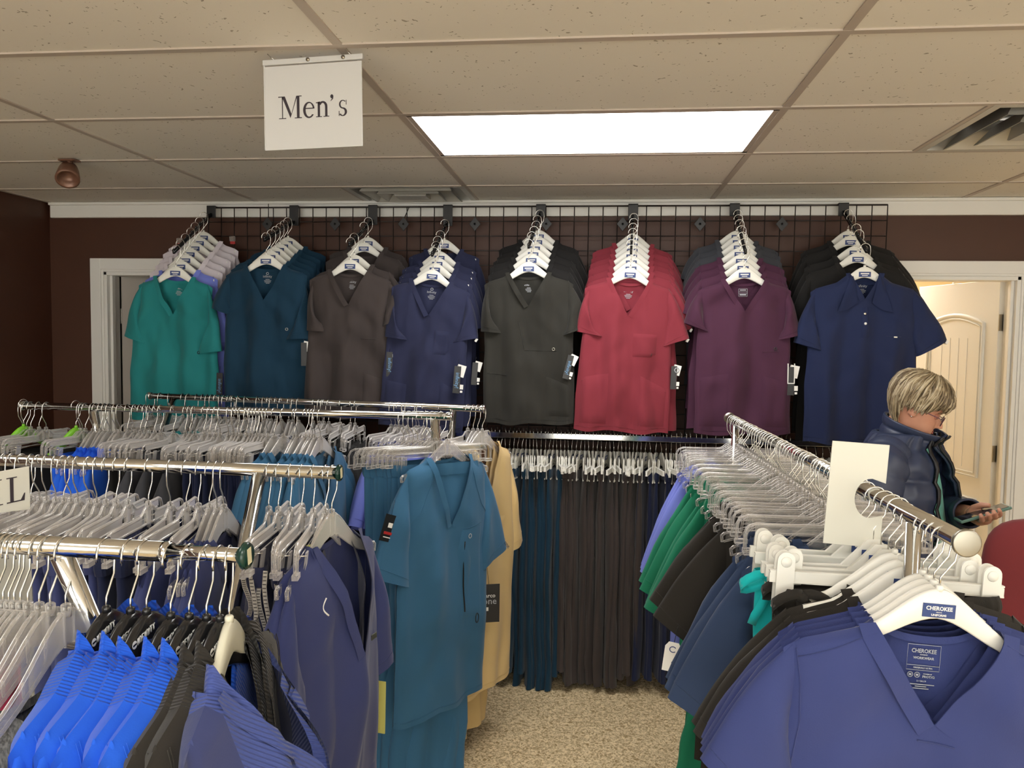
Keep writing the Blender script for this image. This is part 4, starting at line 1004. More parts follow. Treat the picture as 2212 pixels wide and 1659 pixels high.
# lime size markers on the third rail
def big_clip():
    pass
for k, px in enumerate((64, 176)):
    x = rx(px, 950, 2.80); t_ = thing('lime_hanger', 'lime green plastic hanger on the third rail, %s of the two' % ('nearer the corner' if k == 0 else 'nearer the door frame'), 'hanger', (x, 2.77, ZK+.034-HK-.0195), (0, 0, R(80)))
    obj('hanger_body', rc(ME_WH, M_GREENPL), t_); obj('hook', ME_HOOK, t_)
# ---------------- right end of the second rail: navy trousers with pale drawstrings, then two tops
M_TAPE = fabric('drawstring_tape', srgb(176, 170, 158)); M_TAPED = fabric('drawstring_stitch', srgb(70, 66, 64))
def drawstring(parent, pts, w=.009, mat=None, stitched=True):
    b = MB(); P = [Vector(p) for p in pts]; b.ribbon(P, (1, 0, 0) if True else None, w, .0016, 0)
    if stitched:
        for i in range(len(P)-1):
            n = max(2, int((P[i+1]-P[i]).length/.006))
            for k in range(n):
                q = P[i].lerp(P[i+1], (k+.5)/n); b.box(q, (w*.75, .0030, .0016), 1)
    return b.build('drawstring', [mat or M_TAPE, M_TAPED], parent)
for k, (px, yw) in enumerate(((583, 100), (604, 97), (630, 103), (655, 98), (680, 101))):
    x = rx(px, 1020, 1.65); loc = (x, on(L2, x), ZK+.0138-HK-.0195); rot = (0, rr.uniform(-.03, .03), R(yw))
    put_hanger('cp', 'clear trouser hanger above the navy trousers with pale drawstrings, %s from the door side' % ORD[4-k].replace('front', 'first'), 'clear hangers over the drawstring trousers', loc, rot, 1)
    P = Pants(seed=90+k, L=1.04, wa=.155, wb=.12, t=.022, ztop=-.09, fold=1.2)
    t_ = make_pants(('ds', k), P, C_NAVY, 'navy scrub trousers with a pale stitched drawstring, %s from the door side' % ORD[4-k].replace('front', 'first'), 'navy drawstring trousers', nu=40, nv=36); t_.location = loc; t_.rotation_euler = rot
    for j, (ln, y0) in enumerate(() if k > 3 else ((.16+.05*k, -.026), (.10+.09*(k % 3), .004))):
        pts = [(-.158-.010*math.sin(math.pi*i/7), y0+.008*math.sin(i*.8+k+j), -.092-ln*i/7) for i in range(8)]
        B_ = MB(); P_ = [Vector(p) for p in pts]; B_.ribbon(P_, (0, 1, 0), .009, .0016, 0)
        for i in range(7):
            for q_ in range(4): c_ = P_[i].lerp(P_[i+1], (q_+.5)/4); B_.box(c_, (.0032, .0068, .0016), 1)
        B_.build('drawstring', [M_TAPE, M_TAPED], t_)
    b = MB(); pz = Matrix.Translation((-.105, -.034, -.16)) @ Matrix.Rotation(R(90), 4, 'X')
    b.lathe([(.012, -.002), (.013, .001), (.010, .003), (.004, .002)], 18, M=pz); b.build('button', C_NAVY, t_)
HTK = dict(sw=.205, bw=.22, L=.80, t=.030, sr=(.30, -.40), cw=.165, nw=.092, vd=.25, fold=1.25, wedge=.05, sth=.012)
T = Top(seed=141, **HTK)
for k, (px, yw) in enumerate(((706, 90), (720, 80))):
    x = rx(px, 1020, 1.65); loc = (x, on(L2, x), ZK+.0138-HK-.0195); rot = (0, .03, R(yw))
    put_hanger('ct', 'clear shirt hanger at the end of the second rail, %s' % ('inner' if k == 0 else 'outermost'), 'clear hangers at the end of the second rail', loc, rot, 1)
    t_ = make_top(('nv', 1), T, C_NVROY, ('faded navy scrub top behind the outermost one on the second rail', 'faded navy scrub top with zip pocket at the end of the second rail')[k], 'navy tops at the end of the second rail', nu=56, nv=60); t_.location = loc; t_.rotation_euler = rot
    if k == 1:
        b = MB(); b.ribbon([Vector((-.066, .016, -.060)), Vector((-.060, .010, -.085)), Vector((-.044, .004, -.105)), Vector((-.020, .002, -.112))], (0, 1, 0), .014, .002); b.build('inner_tape', plain('yellow_tape', srgb(214, 220, 110), .6), t_)
        b = T.patch((.05, .155, lambda u: -.30, lambda u: -.62), .004, n=12); b.build('side_pocket', C_NVROY, t_)
        b = MB(); b.box(T.at(.11, -.305, .006), (.026, .002, .012)); b.build('metal_badge', M_STEEL, t_)
        b = MB(); b.box((.236, 0, -.53), (.003, .05, .13)); b.build('swing_tag', plain('yellow_tag', srgb(200, 196, 110), .5), t_)
    if k == 0: continue
    b = MB(); b.tube([T.at(-.105-.012*math.sin(math.pi*i/8), -.155-.035*i/8, .004) for i in range(9)], .0018, 6); b.build('thread_loop', M_TAGWHITE, t_)
    T.hemline().build('hem_stitch', C_NVROY, t_)
# ---------------- front rail: empty clear hangers, heather top, black hangers with ribbed tops
for k, px in enumerate((-62, -44, -28, -12, 4, 16, 28, 42, 58, 82, 106, 140)):
    x = rx(px, 1185, 1.0); yw = 92+rr.uniform(-5, 5)
    put_hanger('ct', 'clear plastic shirt hanger in the bunch at the near end of the front rail' if k < 11 else 'clear shirt hanger beside the first royal blue top on the front rail', 'clear hangers bunched on the front rail', (x, 1.0, ZK+.0138-HK-.0195), (0, rr.uniform(-.03, .03), R(yw)), 1)
def collar(parent, T, mat, h=.045):
    """stand-up ribbed collar running in one smooth strip round the neck opening"""
    for side in (-1, 1):
        b = MB()
        def fn(u, v, side=side):
            ph = math.pi*u; x = T.nw*math.sin(ph)+.001; c = math.cos(ph)
            if u < .5:
                zb = T.ztop(x, True); yF = T.T(min(x, T.nw), min(zb, T.zs(T.nw)-.004), -1); y = -yF*min(1, c*1.6)
            else: zb = T.ztop(x, False); y = .020*(-c)
            hh = h*sstep(.02, .50, u); k = 1-.10*v*sstep(.2, .6, u)
            return (side*x*k, y*(1-.15*v)-(.0015 if u < .5 else 0), zb-.008+(hh+.008)*v)
        b.grid(fn, 30, 5); b.build('collar', mat, parent)
RIBROY = fabric('royal_ribbed_cloth', srgb(26, 84, 200), rib=70, ang=R(35)); RIBBLK = fabric('black_ribbed_cloth', srgb(40, 37, 33), rib=70, ang=R(35)); RIBNAV = fabric('navy_ribbed_cloth', srgb(62, 76, 138), rib=62, ang=R(40))
C_ROYN = fabric('royal_cloth_near', srgb(26, 84, 200))
FR1 = [(228, 93, 'roy', 0.0), (280, 92, 'roy', 0), (315, 91, 'roy', -.004), (367, 92, 'roy', 0), (407, 90, 'roy', 0), (445, 91, 'blk', -.004), (474, 93, 'blk', 0)]
for k, (px, yw, c, dz) in enumerate(FR1):
    x = rx(px, 1188, 1.0); loc = Vector((x, 1.0, (ZK+.0140 if px < 362 else ZK+.0102)-HK-.0195)); rot = (0, rr.uniform(-.02, .02), R(yw))
    where = ORD[k].replace('front', 'first')
    put_hanger('bk', 'glossy black lettered hanger on the front rail, %s counted from the clear ones' % where, 'black hangers on the front rail', loc, rot, 1)
    T = Top(seed=160+k, sw=.200, bw=.215, L=.74, t=.036, sr=(.33, -.43), cw=.135, nw=.068, vd=.22, fold=1.0, lift=.007, sth=.014, wedge=.025)
    mat, rb = (C_ROYN, RIBROY) if c == 'roy' else (C_BLACK2, RIBBLK)
    t_ = make_top(('fr', k), T, mat, ('royal blue ribbed-shoulder scrub jacket, %s on the front rail' if c == 'roy' else 'black ribbed-shoulder scrub jacket, %s on the front rail') % where, 'ribbed jackets on the front rail', cat='jacket', name='scrub_jacket', nu=44, nv=48, rib=.22, ribmat=rb, bandmat=rb)
    t_.location = loc+Vector((0, 0, dz)); t_.rotation_euler = rot
    collar(t_, T, rb, h=.024)
    b = MB(); x_ = T.sw*.99
    for s_ in (-1, 1):
        P = [(s_*(T.hw(z)+.0015), y_, z) for z, y_ in ((T.zs(.12)-.02, 0), (T.zs(.12)-.03, -.012))]
    for s_ in (-1, 1):
        b2 = MB()
        for d_ in (0, .006):
            P = [(s_*(T.sw-.026-d_), -T.T(T.sw-.03, T.zs(T.sw-.03)-q, -1)-.002, T.zs(T.sw-.03)-q-.002) for q in (.004, .02, .05, .09, .13, .17)]; b2.tube(P, .0008, 4)
        b2.build('shoulder_seam', mat, t_)
# heather top on the last clear hanger
x = rx(106, 1188, 1.0); T = Top(seed=170, sw=.20, bw=.22, L=.72, t=.034, sr=(.27, -.48), cw=.14, nw=.10, vd=.12, fold=1.2)
t_ = make_top('heath', T, C_HEATH, 'heather grey knit top under the clear hangers on the front rail', None, nu=40, nv=40); t_.location = (x, 1.0, ZK+.0138-HK-.0195-.045); t_.rotation_euler = (0, 0, R(92))
# navy ribbed jacket on the cream hanger, facing the aisle
x = rx(494, 1195, 1.0); loc = Vector((x, 1.0, ZK+.0102-HK-.0195)); rot = (0, .02, R(102))
t_ = thing('cream_hanger', 'cream plastic hanger inside the navy ribbed jacket at the rail end', 'hanger', loc, rot); obj('hanger_body', rc(ME_WH, M_CREAMPL), t_); obj('hook', ME_HOOK, t_)
T = Top(seed=181, sw=.195, bw=.21, L=.74, t=.030, sr=(.225, -.50), cw=.14, nw=.100, vd=.17, fold=.6, lift=.006, sth=.014, wedge=.105)
t_ = make_top('navrib', T, C_NVROY, 'navy ribbed-front jacket hanging open at the end of the front rail', None, cat='jacket', name='scrub_jacket', nu=60, nv=60, rib=.36, ribmat=RIBNAV, bandmat=RIBNAV); t_.location = loc; t_.rotation_euler = rot
collar(t_, T, RIBNAV, h=.030)
b = MB(); b.lathe([(.007, -.002), (.007, .002)], 14, M=Matrix.Translation(T.at(0.0, T.ztop(0)-.018, .006)) @ Matrix.Rotation(R(90), 4, 'X')); b.build('snap_button', M_TAGWHITE, t_)
# ---------------- end of the third rail: blue-green top facing the aisle
loc = Vector((L3[1]-.012, 2.775, ZK+.010+.0140-HK-.0195)); rot = (0, .03, R(54))
put_hanger('ct', 'clear shirt hanger holding the long blue-green top at the rail end', None, loc, rot, 1)
T = Top(seed=191, sw=.200, bw=.215, L=.90, t=.040, sr=(.33, -.44), cw=.20, nw=.092, vd=.25, fold=1.1, lean=.05)
BC = make_top('barco', T, C_CARIB, 'long blue-green V-neck top with black zip pocket at the end of the third rail', None, nu=64, nv=70); BC.location = loc; BC.rotation_euler = rot
BT = T
z0 = T.ztop(0, False); yb = min(T.y(0, z0-.03-.01*i, 1) for i in range(6))-.003
text('Barco', .020, M_TXTGREY, BC, (0, yb, z0-.046), name='neck_lettering'); text('one', .040, M_TXTGREY, BC, (.002, yb, z0-.070), name='neck_lettering')
T.patch((.055, .155, lambda u: -.33+.015*u, lambda u: -.66), .0035, n=14).build('chest_pocket', C_CARIB, BC)
b = MB(); b.tube(T.line([(.055, -.325), (.155, -.310)]), .0009, 5); b.tube(T.line([(.075, -.395), (.155, -.390)]), .0009, 5); b.build('pocket_stitch', C_CARIB, BC)
b = MB(); P = T.line([(.062, -.37), (.060, -.45), (.066, -.55), (.070, -.63)]); b.tube([Vector(p)+Vector((0, -.004, 0)) for p in P], .0028, 6); b.build('zip', M_BLACKPL, BC)
b = MB(); P = arcpts(.085, -.352, .007, .008, 0, 360, 14); b.tube([(x_, T.y(x_, z_)-.006, z_) for x_, z_ in P[:-1]], .0012, 5, closed=True); b.build('ring_print', M_TXTGREY, BC)
b = MB(); P = arcpts(.130, -.665, .007, .018, 0, 360, 14); b.tube([(x_, T.y(x_, z_)-.007, z_) for x_, z_ in P[:-1]], .0016, 5, closed=True); b.build('cord_loop', M_BLACKPL, BC)
for s_ in (-1, 1):
    b = MB(); b.tube(T.line([(s_*.088, -.10), (s_*.115, -.17), (s_*.150, -.24), (s_*.19, -.28)]), .0009, 4); b.build('raglan_seam', C_CARIB, BC)
T.hemline().build('hem_stitch', C_CARIB, BC)
text('one', .024, plain('tonal_print', srgb(20, 60, 84), .6), BC, (.300, -.034, -.42), rot=(R(90), .8, 0), name='sleeve_lettering')
# black swing tag with lettering hanging beside it
p = atY(1056, 1262, 2.95); t_ = thing('large_swing_tag', 'black card tag with white lettering hanging between the blue-green and khaki tops', 'tag', p, (0, 0, R(18)))
b = MB(); b.box((0, 0, -.075), (.086, .002, .150)); b.build('card', M_TAGBLACK, t_, bevel=.0008)
text('Barco', .022, M_TXTWHITE, t_, (0, -.0016, -.045), name='card_lettering', off=.0002); text('one', .036, M_TXTGREY, t_, (.004, -.0016, -.067), name='card_lettering'); text('SCRUBS', .006, M_TXTWHITE, t_, (0.012, -.0016, -.136), name='card_lettering') if 0 else None
b = MB(); b.box((-.010, -.0016, -.097), (.018, .001, .014)); b.build('price_sticker', M_TAGWHITE, t_)
b = MB(); b.tube([(0, 0, -.004), (-.004, .02, .06)], .0008, 4); b.build('tag_string', M_BLACKPL, t_)
# red/black tag on the trousers beside it
p = atY(846, 1112, 2.55); t_ = thing('small_swing_tag', 'black and red card tag dangling from the blue-green trousers', 'tag', p, (0, .35, R(52)))
b = MB(); b.box((0, 0, -.045), (.045, .002, .09)); b.build('card', M_TAGBLACK, t_); b = MB(); b.box((.004, -.002, -.062), (.034, .001, .009)); b.build('red_print', M_TAGRED, t_); b = MB(); b.box((.006, -.002, -.035), (.018, .001, .016)); b.box((.004, -.002, -.076), (.030, .001, .003)); b.build('price_sticker', M_TAGWHITE, t_)
b = MB(); b.tube([(0, 0, 0), (.004, .01, .05)], .0008, 4); b.build('tag_string', M_BLACKPL, t_)
# ---------------- khaki coats at the end of the rearmost rail
for k, (px, yw) in enumerate(((1022, 76), (1032, 70), (1042, 62))):
    x = rx(px, 877, 3.11); loc = Vector((x, on(L4, x), ZK+.024-HK-.0195)); rot = (0, .02, R(yw))
    put_hanger('ct', 'clear hanger over the khaki coats, %s from the rail end' % ORD[2-k].replace('front', 'first'), 'clear hangers over the khaki coats', loc, rot, 1)
    T = Top(seed=200, sw=.205, bw=.225, L=.98, t=.040, sr=(.30, -.50), cw=.16, nw=.085, vd=.20, fold=1.2)
    t_ = make_top('khaki', T, C_KHAKI, 'khaki long scrub coat, %s from the end of the rearmost rail' % ORD[2-k].replace('front', 'first'), 'khaki coats', cat='coat', name='scrub_coat', nu=44, nv=50); t_.location = loc; t_.rotation_euler = rot
    if k == 2:
        b = MB()
        def lin(u, v): x_ = (u*2-1)*.082; z_ = T.ztop(x_, False)-.004-.16*v*(1-abs(u*2-1)*.5); return (x_, T.y(x_, z_, 1)-.005, z_)
        b.grid(lin, 8, 6); b.build('lining', C_BROWN, t_)
        T.patch((.03, .125, lambda u: -.36, lambda u: -.47), .004, n=8).build('chest_pocket', C_KHAKI, t_); T.hemline().build('hem_stitch', C_KHAKI, t_)
x = rx(1010, 877, 3.11)
t_ = make_pants('kp', Pants(seed=97, L=1.16, wa=.14, wb=.13, t=.025, ztop=-.09), C_KHAKI, 'khaki trousers hanging below the khaki coats', None); t_.location = (x, 3.12, ZK-.075); t_.rotation_euler = (0, 0, R(72))
put_hanger('cp', 'clear trouser hanger of the khaki trousers', None, (x, 3.12, ZK-.075), (0, 0, R(72)), 1)
# ---------------- size dividers
def divider(name, label, loc, rot, w_, h_, hole):
    t_ = thing(name, label, 'size divider', loc, rot)
    # plate with an open slot from one long edge to the rail hole: outline in local xz
    hx, hz, r_ = hole; P = [(-w_/2, -h_), (w_/2, -h_), (w_/2, hz-r_)]+[(hx+r_*math.cos(R(a)), hz+r_*math.sin(R(a))) for a in range(-60, -301, -20)]+[(w_/2, hz+r_*.5), (w_/2, 0), (-w_/2, 0)]
    P = [(-w_/2, -h_), (w_/2, -h_), (w_/2, hz-r_*1.05)]+[(hx+r_*math.cos(R(a)), hz+r_*math.sin(R(a))*1.3) for a in range(270, 89, -15)]+[(w_/2, hz+r_*1.05), (w_/2, 0), (-w_/2, 0)]
    b = MB(); b.prism(P, -.0012, .0012); b.build('plate', M_SIGN, t_, bevel=.0006); return t_
divider('size_divider', 'blank white plastic divider standing up on the right rail', (.512, 1.60, 1.502), (0, R(3), R(0)), .108, .205, (.028, -.108, .030))
dv = divider('size_divider', 'white divider plate lettered XL on the front rail', (-.878, 1.03, 1.492), (0, 0, R(80)), .15, .215, (.02, -.092, .024))
b = MB()
for g_, x_ in ((g_X, -.012), (g_L, .034)): glyph(b, g_(), Matrix.Translation((x_, -.0014, -.050)) @ Matrix.Diagonal((.056, 1, .056, 1)))
b.build('lettering', M_TXTDARK, dv, recalc=False)
# ============================================================ RIGHT RACK (single rail running away from the camera)
RA, RB = Vector((.500, 3.09, ZK)), Vector((.553, 1.235, ZK))
rk = thing('single_rail_rack', 'chrome single-rail rack on the right running towards the back wall', 'clothes rack', (0, 0, 0))
b = MB(); b.tube([RA, RB], .0145, 24); b.build('rail', M_CHROME, rk)
def disc(loc, axis):
    d = Vector(axis).normalized(); Mq = Matrix.Translation(loc) @ Vector((0, 0, 1)).rotation_difference(d).to_matrix().to_4x4()
    b = MB(); b.lathe([(.013, -.022), (.0155, -.014), (.0155, -.006), (.0205, -.004), (.0212, -.003), (.0212, .0025), (.0205, .0035), (.0195, .0040), (.0190, .0041), (.002, .0042)], 32, M=Mq); b.build('end_cap', plain('brushed_cap', (.36, .34, .29, 1), .38, 1.0), rk)
disc(RB, RB-RA); disc(RA, RA-RB)
for k in (.065, .90):
    p = RA.lerp(RB, k); b = MB(); b.tube([p-Vector((0, 0, .012)), (p.x, p.y, .09)], .0135, 18); b.build('upright', M_CHROME, rk)
    b = MB(); b.box((p.x, p.y, .085), (.26, .03, .03)); b.build('foot', M_CHROME, rk); caster(rk, p.x-.11, p.y); caster(rk, p.x+.11, p.y)
b = MB(); b.tube([RA.lerp(RB, .065)-Vector((0, 0, 1.30)), RA.lerp(RB, .90)-Vector((0, 0, 1.30))], .012, 12); b.build('base_bar', M_CHROME, rk)
def onR(Y): k = (Y-RA.y)/(RB.y-RA.y); return RA.lerp(RB, k)
def bow(parent, p, mat, s=1.0, seed=0):
    """tied fabric bow with two loops and two tails, in front of the waistband"""
    rb = random.Random(seed); x, y, z = p
    for sd in (-1, 1):
        b = MB(); P = []
        for i in range(13):
            a = math.pi*2*i/12; P.append((x+sd*(.030*s*(1-math.cos(a))/1.0)*.9, y-.010-.012*math.sin(a), z+.016*s*math.sin(a)-.010*(1-math.cos(a))*s))
        b.ribbon(P, [(0, .25, 1)]*len(P), .018*s, .0022); b.build('bow_loop', mat, parent)
        b = MB(); P = [(x+sd*(.004+.020*t_*s)+.006*math.sin(t_*5), y-.014-.006*math.sin(t_*4), z-.115*s*t_*(1+.15*sd)) for t_ in (0, .2, .4, .6, .8, 1)]
        b.ribbon(P, (1, .3*sd, 0), .017*s, .0022); b.build('bow_tail', mat, parent)
    b = MB(); b.lathe([(.002, -.010), (.010, -.006), (.011, .004), (.003, .010)], 10, M=Matrix.Translation((x, y-.013, z))); b.build('bow_knot', mat, parent)
rq = random.Random(33)
def ploc(Y, dz=0): p = onR(Y); return Vector((p.x, p.y, ZK+.0145-HK-.0195+dz))
HG = 'clear hangers on the right rail'
def clearrun(Y0, Y1, n, kinds, where):
    for i in range(n):
        Y = Y0+(Y1-Y0)*(i+.5)/n+rq.uniform(-.004, .004); kd = kinds[i % len(kinds)]
        put_hanger(kd, 'clear plastic %s hanger above the %s on the right rail' % ('shirt' if kd == 'ct' else 'trouser', where), 'clear hangers above the '+where, ploc(Y), (0, rq.uniform(-.03, .03), R(rq.uniform(-3, 9))), rq.choice((1, -1)))
clearrun(3.04, 2.78, 9, ['cp', 'cp', 'ct'], 'periwinkle clothes'); clearrun(2.76, 2.34, 14, ['cp', 'ct', 'cp', 'cp'], 'green clothes')
clearrun(2.32, 2.00, 11, ['ct', 'cp', 'cp'], 'black clothes'); clearrun(1.98, 1.74, 9, ['cp', 'cp', 'ct'], 'slate navy clothes')
def rt(Y, mat, cn, seed, label, yaw=4, **k):
    d = dict(sw=.215, bw=.225, L=.72, t=.026, sr=(.31, -.40), cw=.17, nw=.09, fold=1.1); d.update(k)
    T = Top(seed=seed, **d); t_ = make_top(('R', seed), T, mat, label, '%s tops on the right rail' % cn, nu=40, nv=40); t_.location = ploc(Y); t_.rotation_euler = (0, rq.uniform(-.03, .03), R(yaw)); return t_, T
def rpants(Y, mat, cn, seed, label, yaw=4, bw_=True, bx=-.145, **k):
    P = Pants(seed=seed, L=k.get('L', 1.0), wa=k.get('wa', .165), wb=k.get('wb', .13), t=.022, ztop=-.085, fold=1.2)
    t_ = make_pants(('R', seed), P, mat, label, '%s trousers on the right rail' % cn, nu=40, nv=36); t_.location = ploc(Y); t_.rotation_euler = (0, rq.uniform(-.02, .02), R(yaw))
    if bw_: bow(t_, (bx, -.022, -.088), mat, 1.0, seed)
    return t_
OT = ['rearmost', 'second from the wall', 'third from the wall', 'fourth from the wall']
for i, Y in enumerate((2.98, 2.90, 2.84)): rt(Y, C_PERI, 'periwinkle', 300+i, 'periwinkle scrub top on the right rail, %s' % OT[i], yaw=8, sr=(.345, -.45))
for i, Y in enumerate((2.94, 2.80)): rpants(Y, C_PERI, 'periwinkle', 310+i, 'periwinkle scrub trousers with a tied bow, %s' % ('nearer the wall' if i == 0 else 'nearer the green ones'))
for i, Y in enumerate((2.70, 2.60, 2.48, 2.42)): rt(Y, C_GREEN, 'green', 320+i, 'green scrub top on the right rail, %s' % OT[i], yaw=(10, 12, 6, 9)[i], sr=(.37, -.43), L=.74)
for i, Y in enumerate((2.74, 2.52, 2.36)): rpants(Y, C_GREEN, 'green', 330+i, 'green scrub trousers with a tied bow, %s' % OT[i], L=(.98, .95, .82)[i], wb=(.13, .15, .28)[i], wa=(.165, .165, .20)[i])
for i, Y in enumerate((2.27, 2.20, 2.10, 2.06)): rt(Y, C_BLACK2, 'black', 340+i, 'black scrub top in the middle of the right rail, %s' % OT[i], yaw=(8, 4, 6, 3)[i], sr=(.37, -.345), cw=.19)
for i, Y in enumerate((2.30, 2.14)): rpants(Y, C_BLACK2, 'black', 350+i, 'black scrub trousers with a tied bow, %s' % OT[i], L=1.12, wb=(.13, .24)[i])
for i, Y in enumerate((1.88, 1.80, 1.74)): rt(Y, C_SLNAVY, 'slate navy', 360+i, 'slate navy scrub top on the right rail, %s' % OT[i], yaw=(10, 8, 6)[i], sr=(.375, -.40), cw=.21, L=.76, sw=.225)
for i, Y in enumerate((1.97, 1.92)): rpants(Y, C_SLNAVY, 'slate navy', 370+i, 'slate navy scrub trousers with a tied bow, %s' % OT[i])
# white card tag with a dark curved mark below the slate navy sleeve
p = atY(1456, 1388, 1.95); t_ = thing('rounded_swing_tag', 'white rounded card tag hanging below the slate navy sleeve', 'tag', p, (0, .12, R(-8)))
b = MB(); b.prism([(-.020, -.075), (.020, -.075), (.020, -.012), (.012, 0), (-.012, 0), (-.020, -.012)], -.0008, .0008); b.build('card', M_TAGWHITE, t_)
b = MB(); b.tube([(x_, -.0012, z_) for x_, z_ in arcpts(0, -.018, .008, .007, 40, 320, 14)], .0012, 5); b.build('printed_ring', M_LABELBLUE, t_)
b = MB(); b.tube([(0, 0, -.003), (.004, .01, .04)], .0007, 4); b.build('tag_string', M_BLACKPL, t_)
# white clip hangers with turquoise and black trousers
WY = [1.690, 1.655, 1.600, 1.560, 1.525]
for i, Y in enumerate(WY):
    put_hanger('wc' if i % 2 else 'wc2', 'white clip hanger with blue label on the right rail, %s from the wall side' % ORD[i].replace('front', 'first'), 'white clip hangers on the right rail', ploc(Y), (0, rq.uniform(-.02, .05), R(rq.uniform(-2, 5))))
rpants(1.645, C_CYAN, 'turquoise', 380, 'bright turquoise scrub trousers with a tied bow', yaw=3, bx=-.20, wb=.19, wa=.215)
for i, Y in enumerate((1.60, 1.555, 1.52)): rpants(Y, C_BLACK2, 'black drawstring', 382+i, 'black scrub trousers under the white clip hangers, %s' % OT[i], yaw=2, bx=-.165, bw_=(i != 1), wa=.195)
# black tops on white hangers, then the indigo tops at the front
for i, Y in enumerate((1.495, 1.465, 1.435)):
    put_hanger('wt', 'white hanger inside the black tops near the front, %s' % OT[i], 'white hangers in the front black tops', ploc(Y, -.004*i), (0, .04, R(4)))
for i, Y in enumerate((1.465, 1.432)):
    t_, T = rt(Y, C_BLACK2, 'front black', 390+i, ('black scrub top behind the other near the front of the right rail', 'black scrub top right behind the indigo ones')[i], yaw=4, sr=(.365, -.315), cw=.21, sw=.225, bw=.245)
    t_.location.z -= .004*(i+1); T.hemline().build('hem_stitch', C_BLACK2, t_)
    b = MB()
    for s_ in (-1, 1): pass
y0 = T.y(0, T.ztop(0, False)-.02, 1)-.004; z0 = T.ztop(0, False)
b = MB(); b.tube([(-.045, y0, z0-.004), (.030, y0, z0-.004), (.030, y0, z0-.052), (-.045, y0, z0-.052)], .0006, 4, closed=True); b.build('neck_frame', M_TXTGREY, t_)
text('CHEROKEE', .014, M_TXTGREY, t_, (-.006, y0-.0006, z0-.018), name='neck_lettering', sx=.85); text('WORK WEAR', .0085, M_TXTGREY, t_, (-.006, y0-.0006, z0-.036), name='neck_lettering')
HY = [1.378, 1.350, 1.322, 1.294]
for i, Y in enumerate(HY):
    last = i == 3
    rot = (0, (.035, .04, .05, .055)[i], R((3, 2, 3, 2)[i])); loc = ploc(Y, -.004); loc.x += -.003*i
    put_hanger('wtd', 'white hanger in the indigo scrub tops, %s' % ('front one with the blue label in full view' if last else OT[i]), 'white hangers in the indigo tops', loc, rot)
    T = Top(seed=400+i if last else 404+i, sw=.232, bw=.25, L=.74, t=.036 if last else .026, sr=(.350, -.315), cw=.22, nbw=.030, nw=.098, vd=.150, fold=1.25, bneck=.030)
    t_ = make_top(('hero', i), T, C_INDIGO, ('indigo V-neck scrub top filling the right foreground' if last else 'indigo scrub top layered behind the front one, %s' % OT[i]), 'indigo tops on the right rail', nu=96 if last else 40, nv=96 if last else 36); t_.location = loc; t_.rotation_euler = rot
HT = T; HO = t_
zn = T.ztop(0, False); ys = lambda z: T.y(0.0, z, 1)-.005
def ntext(s_, size, z, x=0, sx=1, off=.0001): text(s_, size, M_TXTGREY, HO, (x, ys(zn+z)-.0008, zn+z), name='neck_lettering', sx=sx, off=off)
b = MB(); x0 = -.026; x1 = .026
for (za, zb) in ((-.014, -.048), (-.048, -.056)):
    y_ = ys(zn+za)-.0005; b.tube([(x0, y_, zn+za), (x1, y_, zn+za), (x1, ys(zn+zb)-.0005, zn+zb), (x0, ys(zn+zb)-.0005, zn+zb)], .0005, 4, closed=True)
b.build('neck_frame', M_TXTGREY, HO)
ntext('CHEROKEE', .0096, -.0245, sx=.82); ntext('AUTHENTIC', .0022, -.0305); ntext('WORKWEAR', .0058, -.036, sx=.95); ntext('ORIGINALS ULTRA', .0036, -.052)
ntext('PROTX2', .0052, -.0665, .0105); ntext('POWERED BY', .0022, -.0618, .0085)
for x_ in (-.019, -.008):
    b = MB(); zc = zn-.064; b.tube([(a, ys(zc)-.0008, e) for a, e in arcpts(x_, zc, .0042, .0042, 0, 360, 14)[:-1]], .0006, 4, closed=True); b.box((x_, ys(zc)-.0008, zc), (.004, .0006, .003)); b.build('neck_emblem', M_TXTGREY, HO)
ntext('S / CH / P', .0036, -.0745)
b = MB()
for z_, w_ in ((-.080, .042), (-.0835, .018), (-.087, .026)): b.box((0, ys(zn+z_)-.0008, zn+z_), (w_, .0006, .0013))
b.build('neck_small_print', M_TXTGREY, HO)
# shoulder and armhole seams, V stitch
for s_ in (-1, 1):
    b = MB(); b.tube(T.line([(s_*.098, T.zs(.098)-.014), (s_*.15, T.zs(.15)-.016), (s_*.212, T.zs(.212)-.022)]), .0008, 5); b.build('shoulder_seam', C_INDIGO, HO)
    b = MB(); b.tube(T.line([(s_*.214, T.zs(.212)-.010), (s_*.206, T.zs(.2)-.07), (s_*.203, T.zs(.2)-.13), (s_*.210, T.zs(.2)-.20)]), .0009, 5); b.build('armhole_seam', C_INDIGO, HO)
vb = T.ztop(0); b = MB(); b.tube(T.line([(-.024, vb-.026), (.030, vb-.030)]), .0011, 5); b.build('v_stitch', C_INDIGO, HO)
# ---------------- red office chair behind the rack
M_RED = fabric('chair_red_cloth', srgb(112, 42, 46)); pc = atY(2212, 1260, 2.25)
ch = thing('upholstered_chair', 'dark red upholstered chair behind the right rack', 'chair', (pc.x+.20, 2.25, 0), (0, 0, R(-8)))
def cushion(w_, h_, d_, n=20):
    b = MB()
    def fn(u, v):
        a = 2*math.pi*u; e = math.pi*(v-.5); sp = lambda c, p: math.copysign(abs(c)**p, c)
        return (w_/2*sp(math.cos(a), .45)*sp(math.cos(e), .35), d_/2*sp(math.sin(e), .8), h_/2*sp(math.sin(a), .45)*sp(math.cos(e), .35))
    b.grid(fn, 32, n, cu=True); return b
o = cushion(.46, .52, .09).build('backrest', M_RED, ch); o.location = (0, .22, .92)
o = cushion(.50, .48, .10).build('seat', M_RED, ch); o.location = (0, 0, .46); o.rotation_euler = (R(90), 0, 0)
